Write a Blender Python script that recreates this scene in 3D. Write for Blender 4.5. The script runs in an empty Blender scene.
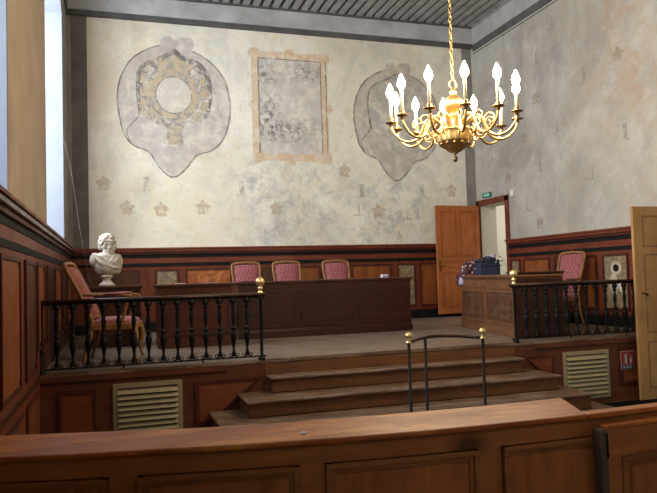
import bpy, bmesh, math, random
from mathutils import Vector, Matrix
from mathutils.geometry import tessellate_polygon
random.seed(4)
PI = math.pi
SC = bpy.context.scene
COL = SC.collection

# ------------------------------------------------------------------ camera
cam_d = bpy.data.cameras.new('camera')
cam = bpy.data.objects.new('camera', cam_d); COL.objects.link(cam)
yaw, pit, rol = [math.radians(a) for a in (17.824, 2.59, -1.703)]
F = Vector((math.sin(yaw)*math.cos(pit), math.cos(yaw)*math.cos(pit), math.sin(pit)))
R0 = Vector((math.cos(yaw), -math.sin(yaw), 0)); U0 = R0.cross(F)
Rr = math.cos(rol)*R0 + math.sin(rol)*U0
Ur = -math.sin(rol)*R0 + math.cos(rol)*U0
cam.matrix_world = Matrix(((Rr.x, Ur.x, -F.x, 0), (Rr.y, Ur.y, -F.y, 0), (Rr.z, Ur.z, -F.z, 1.6), (0, 0, 0, 1)))
cam_d.sensor_width = 36; cam_d.lens = 662.995/657*36
cam_d.clip_start = .05
SC.camera = cam

# ------------------------------------------------------------------ world, daylight, exposure
W = bpy.data.worlds.new('sky'); SC.world = W; W.use_nodes = True
bgn = W.node_tree.nodes['Background']
bgn.inputs[0].default_value = (.72, .84, 1, 1); bgn.inputs[1].default_value = 1.6
SC.view_settings.view_transform = 'Standard'
SC.view_settings.look = 'None'
SC.view_settings.gamma = 1
SC.view_settings.use_curve_mapping = False
SC.view_settings.exposure = 0.42

def area(name, loc, sx, sy, direction, power, color):
    l = bpy.data.lights.new(name, 'AREA'); l.shape = 'RECTANGLE'; l.size = sx; l.size_y = sy
    l.energy = power; l.color = color
    o = bpy.data.objects.new(name, l); COL.objects.link(o); o.location = loc
    o.rotation_euler = Vector(direction).to_track_quat('-Z', 'Y').to_euler()
    return o
DAY = (.89, .94, 1)
area('daylight_far_window', (-1.85, 10.35, 4.4), 2.6, 4.2, (1, 0, -.25), 310, DAY)
area('daylight_near_window', (-1.85, 4.4, 4.4), 2.6, 4.2, (1, 0, -.12), 170, DAY)
area('daylight_rear_fill', (-1.85, -1.85, 4.4), 2.6, 4.2, (1, 0.25, 0), 170, DAY)  # fill daylight through an unseen, added window behind the camera

# ------------------------------------------------------------------ node helpers
def newmat(name):
    m = bpy.data.materials.new(name); m.use_nodes = True
    nt = m.node_tree; b = nt.nodes['Principled BSDF']
    return m, nt, b
def noise(nt, vec, scale, detail=4, rough=.55, dist=0):
    n = nt.nodes.new('ShaderNodeTexNoise'); n.inputs['Scale'].default_value = scale
    n.inputs['Detail'].default_value = detail; n.inputs['Roughness'].default_value = rough
    n.inputs['Distortion'].default_value = dist
    nt.links.new(vec, n.inputs['Vector']); return n.outputs['Fac']
def ramp(nt, fac, stops):
    r = nt.nodes.new('ShaderNodeValToRGB'); nt.links.new(fac, r.inputs[0])
    e = r.color_ramp.elements
    while len(e) < len(stops): e.new(.5)
    for el, (p, c) in zip(e, stops):
        el.position = p; el.color = (*c, 1) if len(c) == 3 else c
    return r.outputs[0]
def step(nt, fac, a, b): return ramp(nt, fac, [(a, (0, 0, 0)), (b, (1, 1, 1))])
def mixc(nt, fac, a, b, mode='MIX'):
    m = nt.nodes.new('ShaderNodeMix'); m.data_type = 'RGBA'; m.blend_type = mode
    for s, v in ((m.inputs[0], fac), (m.inputs[6], a), (m.inputs[7], b)):
        if isinstance(v, (int, float)): s.default_value = v
        elif isinstance(v, tuple): s.default_value = (*v, 1)
        else: nt.links.new(v, s)
    return m.outputs[2]
def mul(nt, a, b, op='MULTIPLY'):
    m = nt.nodes.new('ShaderNodeMath'); m.operation = op
    for s, v in ((m.inputs[0], a), (m.inputs[1], b)):
        if isinstance(v, (int, float)): s.default_value = v
        else: nt.links.new(v, s)
    return m.outputs[0]
def pos(nt):
    return nt.nodes.new('ShaderNodeNewGeometry').outputs['Position']
def objco(nt):
    return nt.nodes.new('ShaderNodeTexCoord').outputs['Object']
def mapping(nt, vec, scale=(1, 1, 1), loc=(0, 0, 0), rot=(0, 0, 0)):
    m = nt.nodes.new('ShaderNodeMapping'); nt.links.new(vec, m.inputs[0])
    m.inputs['Scale'].default_value = scale; m.inputs['Location'].default_value = loc
    m.inputs['Rotation'].default_value = rot
    return m.outputs[0]
def bump(nt, b, h, strength=.3, dist=.01):
    n = nt.nodes.new('ShaderNodeBump'); n.inputs['Strength'].default_value = strength
    n.inputs['Distance'].default_value = dist
    nt.links.new(h, n.inputs['Height']); nt.links.new(n.outputs[0], b.inputs['Normal'])
def blob(nt, center, radius):
    """1 inside an irregular stain or tinted patch around center, falling to 0"""
    p = pos(nt)
    wob = nt.nodes.new('ShaderNodeTexNoise'); wob.inputs['Scale'].default_value = 1.6; wob.inputs['Detail'].default_value = 5
    nt.links.new(p, wob.inputs['Vector'])
    ad = nt.nodes.new('ShaderNodeVectorMath'); ad.operation = 'SCALE'; nt.links.new(wob.outputs['Color'], ad.inputs[0]); ad.inputs[3].default_value = radius*1.2
    su = nt.nodes.new('ShaderNodeVectorMath'); su.operation = 'ADD'; nt.links.new(p, su.inputs[0]); nt.links.new(ad.outputs[0], su.inputs[1])
    d = nt.nodes.new('ShaderNodeVectorMath'); d.operation = 'DISTANCE'; nt.links.new(su.outputs[0], d.inputs[0])
    off = radius*.6
    d.inputs[1].default_value = (center[0]+off, center[1]+off, center[2]+off)
    mr = nt.nodes.new('ShaderNodeMapRange'); nt.links.new(d.outputs['Value'], mr.inputs[0])
    mr.inputs[1].default_value = radius; mr.inputs[2].default_value = radius*.35
    return mr.outputs[0]

def simple(name, c, rough=.6, metal=0, var=.15, scale=12, **kw):
    m, nt, b = newmat(name)
    n = noise(nt, objco(nt), scale, 4)
    dark = tuple(x*(1-var) for x in c); lite = tuple(min(1, x*(1+var)) for x in c)
    nt.links.new(ramp(nt, n, [(.3, dark), (.7, lite)]), b.inputs['Base Color'])
    b.inputs['Roughness'].default_value = rough; b.inputs['Metallic'].default_value = metal
    for k, v in kw.items(): b.inputs[k.replace('_', ' ')].default_value = v
    return m
def wood(name, c1, c2, grain=(1.2, 14, 14), rough=.5, wear=None, space='obj', coat=0, knots=0):
    m, nt, b = newmat(name)
    c1, c2 = [tuple(x**1.13 for x in c) for c in (c1, c2)]
    v = mapping(nt, objco(nt) if space == 'obj' else pos(nt), grain)
    n = noise(nt, v, 1.6, 6, .6, .8)
    n2 = noise(nt, objco(nt) if space == 'obj' else pos(nt), 2.2, 3)
    c = ramp(nt, n, [(.28, c1), (.72, c2)])
    c = mixc(nt, mul(nt, step(nt, n2, .45, .7), .35), c, tuple(x*.55 for x in c1))
    if wear:
        n3 = noise(nt, mapping(nt, objco(nt), (.8, 3, 3)), 3, 6, .7)
        c = mixc(nt, mul(nt, step(nt, n3, .48, .62), .75), c, wear)
    if knots:
        vo = nt.nodes.new('ShaderNodeTexVoronoi'); vo.inputs['Scale'].default_value = knots
        nt.links.new(mapping(nt, objco(nt), (.7, 1.3, 1.1)), vo.inputs['Vector'])
        c = mixc(nt, ramp(nt, vo.outputs['Distance'], [(.05, (.9,)*3), (.11, (.35,)*3), (.16, (0,)*3)]), c, tuple(x*.12 for x in c2))
    nt.links.new(c, b.inputs['Base Color'])
    r = ramp(nt, n2, [(.3, (rough-.08,)*3), (.7, (rough+.1,)*3)]); nt.links.new(r, b.inputs['Roughness'])
    bump(nt, b, n, .12, .004)
    b.inputs['Specular IOR Level'].default_value = .28
    if coat: b.inputs['Coat Weight'].default_value = coat; b.inputs['Coat Roughness'].default_value = .25
    return m
def marbled(name, base, vein, scale=3, th=(.44, .56), rough=.5):
    m, nt, b = newmat(name)
    n = noise(nt, objco(nt), scale, 6, .6, 2.2)
    c = ramp(nt, n, [(th[0]-.14, base), (th[0], tuple(.6*x+.4*y for x, y in zip(base, vein))), (.5, vein), (th[1], base)])
    n2 = noise(nt, objco(nt), scale*2.5, 4)
    c = mixc(nt, mul(nt, step(nt, n2, .5, .7), .4), c, vein)
    nt.links.new(c, b.inputs['Base Color']); b.inputs['Roughness'].default_value = rough
    return m

def plaster_color(nt, right=False):
    p = pos(nt)
    big = noise(nt, p, .55, 5, .6, .4)
    c = ramp(nt, big, [(.25, (.56, .50, .38)), (.42, (.78, .75, .62)), (.6, (.88, .86, .76)), (.8, (.78, .71, .52))])
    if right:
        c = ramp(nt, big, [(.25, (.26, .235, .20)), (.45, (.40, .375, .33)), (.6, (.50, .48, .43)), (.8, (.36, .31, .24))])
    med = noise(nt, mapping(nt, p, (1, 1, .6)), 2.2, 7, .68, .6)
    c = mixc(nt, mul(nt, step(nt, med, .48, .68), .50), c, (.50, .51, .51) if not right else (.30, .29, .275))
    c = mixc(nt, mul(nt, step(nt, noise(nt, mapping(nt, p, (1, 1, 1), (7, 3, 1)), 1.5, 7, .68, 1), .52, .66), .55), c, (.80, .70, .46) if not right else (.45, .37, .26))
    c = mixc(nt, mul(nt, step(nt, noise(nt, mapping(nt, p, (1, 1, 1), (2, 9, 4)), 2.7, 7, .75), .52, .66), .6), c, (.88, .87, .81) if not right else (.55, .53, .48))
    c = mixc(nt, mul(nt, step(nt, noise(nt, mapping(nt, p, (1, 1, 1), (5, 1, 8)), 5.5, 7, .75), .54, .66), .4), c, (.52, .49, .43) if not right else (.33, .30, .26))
    if not right:
        c = mixc(nt, mul(nt, mul(nt, blob(nt, (3.4, 12.99, 3.1), 1.9), step(nt, noise(nt, p, 3.5, 8, .78, .4), .46, .62)), .6), c, (.33, .345, .37))
        c = mixc(nt, mul(nt, mul(nt, blob(nt, (5.6, 12.99, 2.75), 1.5), step(nt, noise(nt, p, 4.2, 8, .78, .4), .48, .62)), .7), c, (.36, .385, .42))
        c = mixc(nt, mul(nt, blob(nt, (1.4, 12.99, 2.6), 1.6), .3), c, (.82, .72, .44))
        c = mixc(nt, mul(nt, blob(nt, (-.6, 12.99, 5.4), 1.9), .55), c, (.50, .38, .25))  # tan tint over the left corner, high here and lower below
        c = mixc(nt, mul(nt, blob(nt, (-.4, 12.99, 3.0), 1.2), .4), c, (.55, .43, .28))
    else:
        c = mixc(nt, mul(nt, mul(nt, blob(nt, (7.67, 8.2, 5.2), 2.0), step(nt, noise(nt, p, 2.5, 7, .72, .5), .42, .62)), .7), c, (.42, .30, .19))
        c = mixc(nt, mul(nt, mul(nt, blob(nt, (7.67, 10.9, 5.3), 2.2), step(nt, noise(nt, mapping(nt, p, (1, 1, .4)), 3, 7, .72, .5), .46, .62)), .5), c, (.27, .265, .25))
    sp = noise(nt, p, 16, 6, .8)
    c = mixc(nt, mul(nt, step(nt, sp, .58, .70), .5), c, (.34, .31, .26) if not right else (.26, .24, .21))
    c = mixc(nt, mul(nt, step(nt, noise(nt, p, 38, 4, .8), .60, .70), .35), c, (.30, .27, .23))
    return c
def plaster(name, right=False):
    m, nt, b = newmat(name)
    nt.links.new(plaster_color(nt, right), b.inputs['Base Color'])
    b.inputs['Roughness'].default_value = .9
    bump(nt, b, noise(nt, pos(nt), 5, 7, .7), .35, .02)
    return m
def faded(name, tint, amount, lo=.35, hi=.6, scale=4, right=False, tint2=None, under=None, stains=()):
    """old paint soaked into the same plaster, worn away in patches"""
    m, nt, b = newmat(name)
    base = mixc(nt, .75, plaster_color(nt, right), under) if under else plaster_color(nt, right)
    n = noise(nt, pos(nt), scale, 7, .7, .5)
    t = tint
    if tint2: t = mixc(nt, step(nt, noise(nt, pos(nt), scale*1.7, 6, .7), .45, .6), tint, tint2)
    c = mixc(nt, mul(nt, step(nt, n, lo, hi), amount), base, t)
    for (x, z, r, k) in stains:
        c = mixc(nt, mul(nt, mul(nt, blob(nt, (x, 12.99, z), r), step(nt, noise(nt, pos(nt), 9, 8, .78, .3), .47, .58)), k), c, (.09, .09, .10))
    nt.links.new(c, b.inputs['Base Color'])
    b.inputs['Roughness'].default_value = .9
    return m

M = {}
M['plaster'] = plaster('aged_plaster')
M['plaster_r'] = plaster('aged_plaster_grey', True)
M['mauve'] = faded('faded_mauve_paint', (.43, .37, .36), .8, .25, .6)
SLATE = (.20, .18, .19)
M['slate'] = faded('faded_slate_paint', SLATE, .9, .34, .56, 6, False, (.50, .43, .34))
M['ochre'] = faded('faded_ochre_paint', (.58, .44, .25), .9, .40, .54, 8, False, (.52, .46, .37), SLATE)
M['rect_field'] = faded('faded_grey_field', (.52, .48, .46), .8, .3, .55, 3, False, (.62, .59, .56), None, ((3.0, 4.75, .45, .9), (3.35, 4.55, .35, .6), (3.75, 4.6, .45, .5), (3.85, 5.85, .35, .75), (2.98, 5.75, .3, .7), (3.0, 5.2, .3, .6), (3.5, 5.8, .3, .4)))
M['ochre_frame'] = faded('faded_ochre_border', (.66, .45, .26), .8, .32, .56, 6)
M['disc'] = faded('faded_disc_paint', (.56, .50, .44), .8, .3, .5, 3)
M['outline'] = faded('charcoal_outline', (.16, .135, .13), .85, .34, .50, 7)
M['stain'] = faded('blackened_stain', (.12, .12, .13), .95, .47, .56, 6)
M['stain2'] = faded('grey_stain', (.40, .385, .38), .8, .36, .56, 3)
M['motif'] = faded('brown_motif_paint', (.44, .31, .18), .8, .30, .62, 9)
M['motif_grey'] = faded('grey_motif_paint', (.36, .34, .29), .75, .40, .55, 9)
M['motif_r'] = faded('grey_motif_paint_right', (.27, .25, .22), .8, .40, .55, 9, True)
M['motif_r2'] = faded('brown_motif_paint_right', (.28, .22, .15), .8, .36, .55, 9, True)
M['tan_wall'] = simple('tan_limewash', (.38, .30, .225), .9, 0, .12, 1.3)
M['reveal'] = simple('whitened_reveal', (.25, .275, .325), .85, 0, .06, 1.5)
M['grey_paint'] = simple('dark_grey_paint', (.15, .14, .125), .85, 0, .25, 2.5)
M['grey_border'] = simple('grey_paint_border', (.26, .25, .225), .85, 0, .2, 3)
M['beam'] = simple('grey_beam_paint', (.46, .47, .485), .8, 0, .22, 2)
M['dark_beam'] = simple('dark_beam_edge', (.09, .09, .09), .8, 0, .3, 3)
M['joist'] = simple('grey_joist_paint', (.28, .285, .28), .8, 0, .2, 3)
M['frieze'] = simple('pale_grey_frieze', (.40, .39, .37), .85, 0, .15, 3)
M['joist_gap'] = simple('dark_board_between_joists', (.10, .10, .10), .85, 0, .2, 3)
RED1, RED2 = (.115, .030, .014), (.24, .068, .032)
M['red'] = wood('red_brown_panelling', RED1, RED2, (6, 6, 1.2), .5)
M['red_h'] = wood('red_brown_rail', RED1, (.27, .075, .038), (1.2, 10, 10), .48)
M['red_dark'] = wood('dark_red_frame', (.075, .018, .012), (.12, .032, .020), (3, 3, 3), .5)
M['brown_panel'] = wood('brown_panel_field', (.085, .036, .018), (.15, .068, .032), (5, 5, 1), .5)
M['orange_panel'] = wood('orange_panel_field', (.22, .068, .020), (.34, .13, .04), (4, 4, 1), .45)
M['orange_marble'] = marbled('orange_painted_marble', (.50, .165, .035), (.24, .055, .012), 2.4)
M['marble'] = marbled('yellow_grey_painted_marble', (.33, .24, .12), (.12, .10, .075), 5)
M['black'] = simple('matt_black_wood', (.009, .008, .008), .65, 0, .3, 5, Specular_IOR_Level=.15)
M['base_black'] = simple('black_skirting', (.009, .008, .008), .7, 0, .3, 5, Specular_IOR_Level=.15)
M['stage_front'] = wood('stage_front_panelling', (.11, .036, .016), (.17, .062, .028), (1.2, 8, 8), .5)
M['stage_field'] = wood('stage_front_field', (.17, .05, .022), (.24, .08, .032), (1.2, 8, 8), .5)
M['floor'] = wood('worn_floorboards', (.16, .12, .09), (.28, .22, .175), (1.0, 9, 9), .42)
M['well_floor'] = wood('well_floorboards', (.10, .07, .05), (.17, .12, .085), (1.0, 9, 9), .5)
M['tread'] = wood('worn_tread', (.11, .065, .040), (.20, .13, .09), (1.2, 16, 16), .42, wear=(.27, .20, .155))
M['riser'] = wood('brown_riser', (.13, .056, .023), (.22, .10, .042), (1.2, 12, 12), .5)
M['desk_dark'] = wood('dark_walnut', (.034, .011, .007), (.075, .025, .014), (1.2, 12, 12), .38, coat=.25)
M['desk_top'] = wood('dark_desk_top', (.045, .015, .008), (.12, .045, .022), (1.2, 12, 12), .33, coat=.3)
M['desk_red'] = wood('reddish_desk', (.065, .020, .011), (.12, .040, .020), (1.2, 12, 12), .42)
M['desk_light'] = wood('brown_oak', (.15, .070, .034), (.25, .125, .062), (2, 2, 10), .45)
M['desk_light_field'] = wood('brown_oak_field', (.085, .036, .018), (.15, .068, .034), (9, 9, 1.2), .5, wear=(.15, .08, .045))
M['barrier'] = wood('polished_pine_barrier', (.24, .058, .009), (.42, .130, .022), (1.0, 9, 9), .42, wear=(.52, .185, .035), knots=2.4)
M['barrier_face'] = wood('pine_barrier_face', (.26, .088, .022), (.40, .150, .042), (1.0, 9, 9), .5, knots=2.2)
M['barrier_mould'] = wood('pine_moulding', (.20, .072, .020), (.34, .13, .04), (1.0, 9, 9), .42)
M['barrier_field'] = wood('pine_panel_field', (.22, .070, .018), (.44, .160, .045), (7, 7, 1), .5, knots=3.5)
M['gate_edge'] = wood('worn_grey_end_grain', (.06, .035, .024), (.15, .09, .06), (6, 6, 1), .6)
M['frame_wood'] = wood('honey_chair_frame', (.24, .115, .042), (.38, .20, .08), (6, 6, 6), .4)
M['door_orange'] = wood('orange_brown_door', (.42, .15, .05), (.54, .21, .075), (5, 5, 1), .5)
M['door_orange_d'] = wood('orange_brown_moulding', (.30, .10, .03), (.40, .14, .045), (5, 5, 1), .5)
M['door_cream'] = wood('ochre_cream_door', (.40, .235, .10), (.50, .31, .145), (5, 5, 1), .55)
M['door_cream_d'] = wood('ochre_cream_moulding', (.24, .16, .075), (.31, .21, .10), (5, 5, 1), .55)
M['corridor'] = simple('cream_corridor_wall', (.62, .59, .51), .9, 0, .04, 1)
M['vent'] = simple('cream_enamel_grille', (.30, .25, .14), .5, 0, .08, 8)
M['vent_dark'] = simple('grille_interior', (.035, .030, .018), .9, 0, .1, 8)
M['brass'] = simple('polished_brass', (.85, .66, .30), .30, .85, .1, 4)
M['gilt'] = simple('gilt_brass', (.70, .47, .19), .38, 1, .15, 6)
M['bronze'] = simple('bronze_pan', (.35, .22, .09), .35, 1, .15, 6)
M['iron'] = simple('black_iron', (.0035, .003, .003), .55, 0, .3, 8, Specular_IOR_Level=.18)
M['rail_cap'] = wood('dark_handrail', (.028, .012, .008), (.075, .035, .022), (1, 10, 10), .3)
M['candle'] = simple('ivory_candle_sleeve', (.85, .74, .50), .5, 0, .04, 8, Emission_Color=(1, .72, .32, 1), Emission_Strength=0.0)
M['marble_bust'] = simple('white_bust_plaster', (.50, .445, .375), .6, 0, .1, 7)
M['white'] = simple('white_plastic', (.72, .70, .62), .5, 0, .03, 5)
M['navy'] = simple('navy_canvas', (.012, .020, .055), .8, 0, .3, 14)
M['navy_d'] = simple('dark_navy_trim', (.010, .011, .018), .7, 0, .3, 14)
M['strap'] = simple('pale_strap', (.60, .58, .52), .7, 0, .1, 10)
M['lilac'] = simple('lilac_lining', (.42, .40, .56), .8, 0, .1, 10)
M['mat'] = simple('black_rubber_mat', (.006, .006, .006), .95, 0, .2, 20, Specular_IOR_Level=.05)
M['paper'] = simple('white_paper', (.72, .72, .76), .8, 0, .03, 10)
M['blue_print'] = simple('violet_print', (.16, .12, .55), .8, 0, .1, 10)
M['red_book'] = simple('red_book_cover', (.25, .03, .025), .6, 0, .1, 10)
M['sign_red'] = simple('sign_red', (.24, .01, .022), .45, 0, .05, 6)
M['sign_blue'] = simple('sign_navy', (.02, .03, .08), .45, 0, .05, 6)
M['sign_white'] = simple('sign_white', (.32, .30, .29), .45, 0, .03, 6)
M['sign_green'] = simple('sign_green', (.02, .16, .10), .45, 0, .05, 6)
M['cord'] = simple('pale_cord', (.25, .24, .22), .6, 0, .05, 6)
def fabric(name, base, spot, scale):
    m, nt, b = newmat(name)
    v = mapping(nt, objco(nt), (scale,)*3, (0, 0, 0), (0, PI/4, 0))
    ch = nt.nodes.new('ShaderNodeTexVoronoi'); ch.inputs['Scale'].default_value = 1; ch.inputs['Randomness'].default_value = .12
    nt.links.new(v, ch.inputs['Vector'])
    c = ramp(nt, ch.outputs['Distance'], [(.18, spot), (.32, base), (.52, base), (.62, tuple(.6*x+.4*y for x, y in zip(base, spot)))])
    nt.links.new(c, b.inputs['Base Color']); b.inputs['Roughness'].default_value = .85
    b.inputs['Sheen Weight'].default_value = .15
    bump(nt, b, ch.outputs['Distance'], .15, .003)
    return m
M['pink'] = fabric('pink_diamond_fabric', (.24, .05, .068), (.46, .22, .22), 19)
M['tapestry'] = fabric('red_tapestry', (.24, .05, .035), (.32, .12, .08), 20)
def scarf_mat():
    m, nt, b = newmat('patterned_scarf_cloth')
    v = nt.nodes.new('ShaderNodeTexVoronoi'); v.inputs['Scale'].default_value = 16
    nt.links.new(objco(nt), v.inputs['Vector'])
    c = ramp(nt, v.outputs['Distance'], [(.08, (.45, .25, .12)), (.26, (.60, .56, .56)), (.34, (.12, .012, .02)), (.6, (.03, .010, .02))])
    nt.links.new(c, b.inputs['Base Color']); b.inputs['Roughness'].default_value = .85
    return m
M['scarf'] = scarf_mat()
def emit(name, c, s):
    m, nt, b = newmat(name)
    b.inputs['Emission Color'].default_value = (*c, 1); b.inputs['Emission Strength'].default_value = s
    b.inputs['Base Color'].default_value = (*c, 1)
    return m
M['bulb'] = emit('lit_flame_bulb', (1, .84, .55), 30)
M['exit_lit'] = emit('exit_sign_face', (.10, .55, .36), .35)
def glassm():
    m, nt, b = newmat('window_glass')
    tr = nt.nodes.new('ShaderNodeBsdfTransparent'); gl = nt.nodes.new('ShaderNodeBsdfGlossy'); gl.inputs['Roughness'].default_value = .05
    mx = nt.nodes.new('ShaderNodeMixShader'); mx.inputs[0].default_value = .06
    nt.links.new(tr.outputs[0], mx.inputs[1]); nt.links.new(gl.outputs[0], mx.inputs[2])
    nt.links.new(mx.outputs[0], nt.nodes['Material Output'].inputs['Surface'])
    return m
M['glass'] = glassm()

# ------------------------------------------------------------------ mesh helpers
class MB:
    """collects shapes in one mesh; frame = optional Matrix applied to what is added"""
    def __init__(s, frame=None): s.bm = bmesh.new(); s.mats = []; s.fr = frame or Matrix.Identity(4)
    def mi(s, m):
        if m not in s.mats: s.mats.append(m)
        return s.mats.index(m)
    def face(s, vs, mi, smooth=False):
        try:
            f = s.bm.faces.new(vs); f.material_index = mi; f.smooth = smooth; return f
        except ValueError: return None
    def box(s, x0, x1, y0, y1, z0, z1, m=None, bev=0):
        mi = s.mi(m)
        x0, x1 = sorted((x0, x1)); y0, y1 = sorted((y0, y1)); z0, z1 = sorted((z0, z1))
        vs = [s.bm.verts.new(s.fr @ Vector(p)) for p in ((x0,y0,z0),(x1,y0,z0),(x1,y1,z0),(x0,y1,z0),(x0,y0,z1),(x1,y0,z1),(x1,y1,z1),(x0,y1,z1))]
        fs = [s.face([vs[i] for i in q], mi) for q in ((0,3,2,1),(4,5,6,7),(0,1,5,4),(1,2,6,5),(2,3,7,6),(3,0,4,7))]
        if bev:
            es = list({e for f in fs for e in f.edges})
            r = bmesh.ops.bevel(s.bm, geom=es, offset=bev, segments=2, affect='EDGES', profile=.5)
            for f in r['faces']: f.material_index = mi
        return s
    def prism(s, pts, d0, d1, m=None, plane='XZ'):
        """closed polygon given in a plane, extruded along the third axis"""
        mi = s.mi(m)
        def P(a, b, d):
            return Vector({'XZ': (a, d, b), 'YZ': (d, a, b), 'XY': (a, b, d)}[plane])
        a = [s.bm.verts.new(s.fr @ P(x, y, d0)) for x, y in pts]
        b = [s.bm.verts.new(s.fr @ P(x, y, d1)) for x, y in pts]
        n = len(pts)
        if n <= 4: s.face(a, mi); s.face(b[::-1], mi)
        else:
            for tri in tessellate_polygon([[Vector((x, y, 0)) for x, y in pts]]):
                s.face([a[i] for i in tri], mi); s.face([b[i] for i in tri][::-1], mi)
        for i in range(n): s.face([a[i], b[i], b[(i+1) % n], a[(i+1) % n]], mi)
        return s
    def lathe(s, prof, c=(0, 0, 0), m=None, seg=20, axis='Z'):
        mi = s.mi(m); rings = []
        for r, z in prof:
            ring = []
            for k in range(seg):
                a = 2*PI*k/seg
                p = (r*math.cos(a), r*math.sin(a), z)
                if axis == 'Y': p = (p[0], p[2], p[1])
                if axis == 'X': p = (p[2], p[0], p[1])
                ring.append(s.bm.verts.new(s.fr @ (Vector(c)+Vector(p))))
            rings.append(ring)
        for a, b in zip(rings, rings[1:]):
            for k in range(seg): s.face([a[k], a[(k+1) % seg], b[(k+1) % seg], b[k]], mi, True)
        s.face(rings[0][::-1], mi); s.face(rings[-1], mi)
        return s
    def tube(s, pts, r, m=None, seg=8, closed=False, flat=1):
        mi = s.mi(m); pts = [Vector(p) for p in pts]; n = len(pts); rings = []
        rs = r if isinstance(r, (list, tuple)) else [r]*n
        up = None
        for i, p in enumerate(pts):
            if closed: t = pts[(i+1) % n]-pts[i-1]
            else: t = pts[min(i+1, n-1)]-pts[max(i-1, 0)]
            t.normalize()
            if up is None:
                up = Vector((0, 0, 1)) if abs(t.z) < .9 else Vector((1, 0, 0))
            sd = t.cross(up).normalized(); up = sd.cross(t).normalized()
            rings.append([s.bm.verts.new(s.fr @ (p+rs[i]*(math.cos(2*PI*k/seg)*sd+flat*math.sin(2*PI*k/seg)*up))) for k in range(seg)])
        m2 = n if closed else n-1
        for i in range(m2):
            a, b = rings[i], rings[(i+1) % n]
            for k in range(seg): s.face([a[k], a[(k+1) % seg], b[(k+1) % seg], b[k]], mi, True)
        if not closed: s.face(rings[0][::-1], mi); s.face(rings[-1], mi)
        return s
    def ball(s, c, r, m=None, seg=16, sc=(1, 1, 1)):
        mi = s.mi(m)
        before = set(s.bm.faces)
        g = bmesh.ops.create_uvsphere(s.bm, u_segments=seg, v_segments=max(6, seg//2), radius=r, matrix=s.fr @ Matrix.Translation(c) @ Matrix.Diagonal((*sc, 1)))
        for f in s.bm.faces:
            if f not in before: f.material_index = mi; f.smooth = True
        return s
    def grid(s, fn, nu, nv, m=None, closed_u=False):
        mi = s.mi(m)
        g = [[s.bm.verts.new(s.fr @ Vector(fn(i/nu, j/nv))) for j in range(nv+1)] for i in range(nu+1)]
        for i in range(nu):
            for j in range(nv): s.face([g[i][j], g[i+1][j], g[i+1][j+1], g[i][j+1]], mi, True)
        return s
    def build(s, name, mat=None, parent=None, bevel=0):
        bmesh.ops.recalc_face_normals(s.bm, faces=s.bm.faces[:])
        me = bpy.data.meshes.new(name); s.bm.to_mesh(me); s.bm.free()
        for m in s.mats: me.materials.append(M[m] if m else M[mat])
        o = bpy.data.objects.new(name, me); COL.objects.link(o)
        if parent: o.parent = parent
        if bevel:
            b = o.modifiers.new('bevel', 'BEVEL'); b.width = bevel; b.segments = 2; b.limit_method = 'ANGLE'; b.angle_limit = math.radians(40)
        return o
def tag(o, label, cat, group=None):
    o['label'] = label; o['category'] = cat
    if group: o['group'] = group
    return o
def thing(name, label, cat, loc=(0, 0, 0), rz=0, group=None):
    o = bpy.data.objects.new(name, None); COL.objects.link(o); o.empty_display_size = .1
    o.location = loc; o.rotation_euler = (0, 0, rz)
    return tag(o, label, cat, group)
def struct(o): o['kind'] = 'structure'; return o
def copy_tree(o, parent=None):
    c = o.copy(); COL.objects.link(c)
    if parent: c.parent = parent
    for ch in o.children: copy_tree(ch, c)
    return c
def smooth_path(pts, n=8):
    P = [Vector(p) for p in pts]; out = []
    for i in range(len(P)-1):
        p0 = P[max(i-1, 0)]; p1 = P[i]; p2 = P[i+1]; p3 = P[min(i+2, len(P)-1)]
        for k in range(n):
            t = k/n
            out.append(.5*((2*p1)+(p2-p0)*t+(2*p0-5*p1+4*p2-p3)*t*t+(3*p1-p0-3*p2+p3)*t**3))
    out.append(P[-1]); return out
def wallframe(origin, u, n):
    """local x along the wall (u), local y out of the wall (n), local z up"""
    u = Vector(u); n = Vector(n)
    return Matrix(((u.x, n.x, 0, origin[0]), (u.y, n.y, 0, origin[1]), (u.z, n.z, 1, origin[2]), (0, 0, 0, 1)))

# ------------------------------------------------------------------ the room
XL, XR, YB, YS, ZS, ZF, ZC = -.81, 7.67, 12.99, 7.65, .66, -.25, 7.18
YR = -4.0
struct(MB().box(XL-1, XR+.4, YR-.3, YS+.1, ZF-.1, ZF).build('floor', 'well_floor'))
# back wall
wb = struct(MB().box(XL-.9, XR+.4, YB, YB+.4, ZF, ZC+.3).build('wall_back', 'plaster'))
MB().box(XL-.9, XR+.3, YR-.4, YR, ZF, ZC+.3)
wr = struct(MB().box(XL-.9, XR+.4, YR-.4, YR, ZF, ZC+.3).build('wall_rear', 'plaster'))
# right wall with the corridor opening
DY0, DY1, DZ = 11.84, 12.86, 3.05
b = MB()
b.box(XR, XR+.4, YR, DY0, ZF, ZC+.3); b.box(XR, XR+.4, DY1, YB, ZF, ZC+.3)
b.box(XR, XR+.4, DY0, DY1, DZ, ZC+.3); b.box(XR, XR+.4, DY0, DY1, ZF, ZS)
wright = struct(b.build('wall_right', 'plaster_r'))
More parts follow.
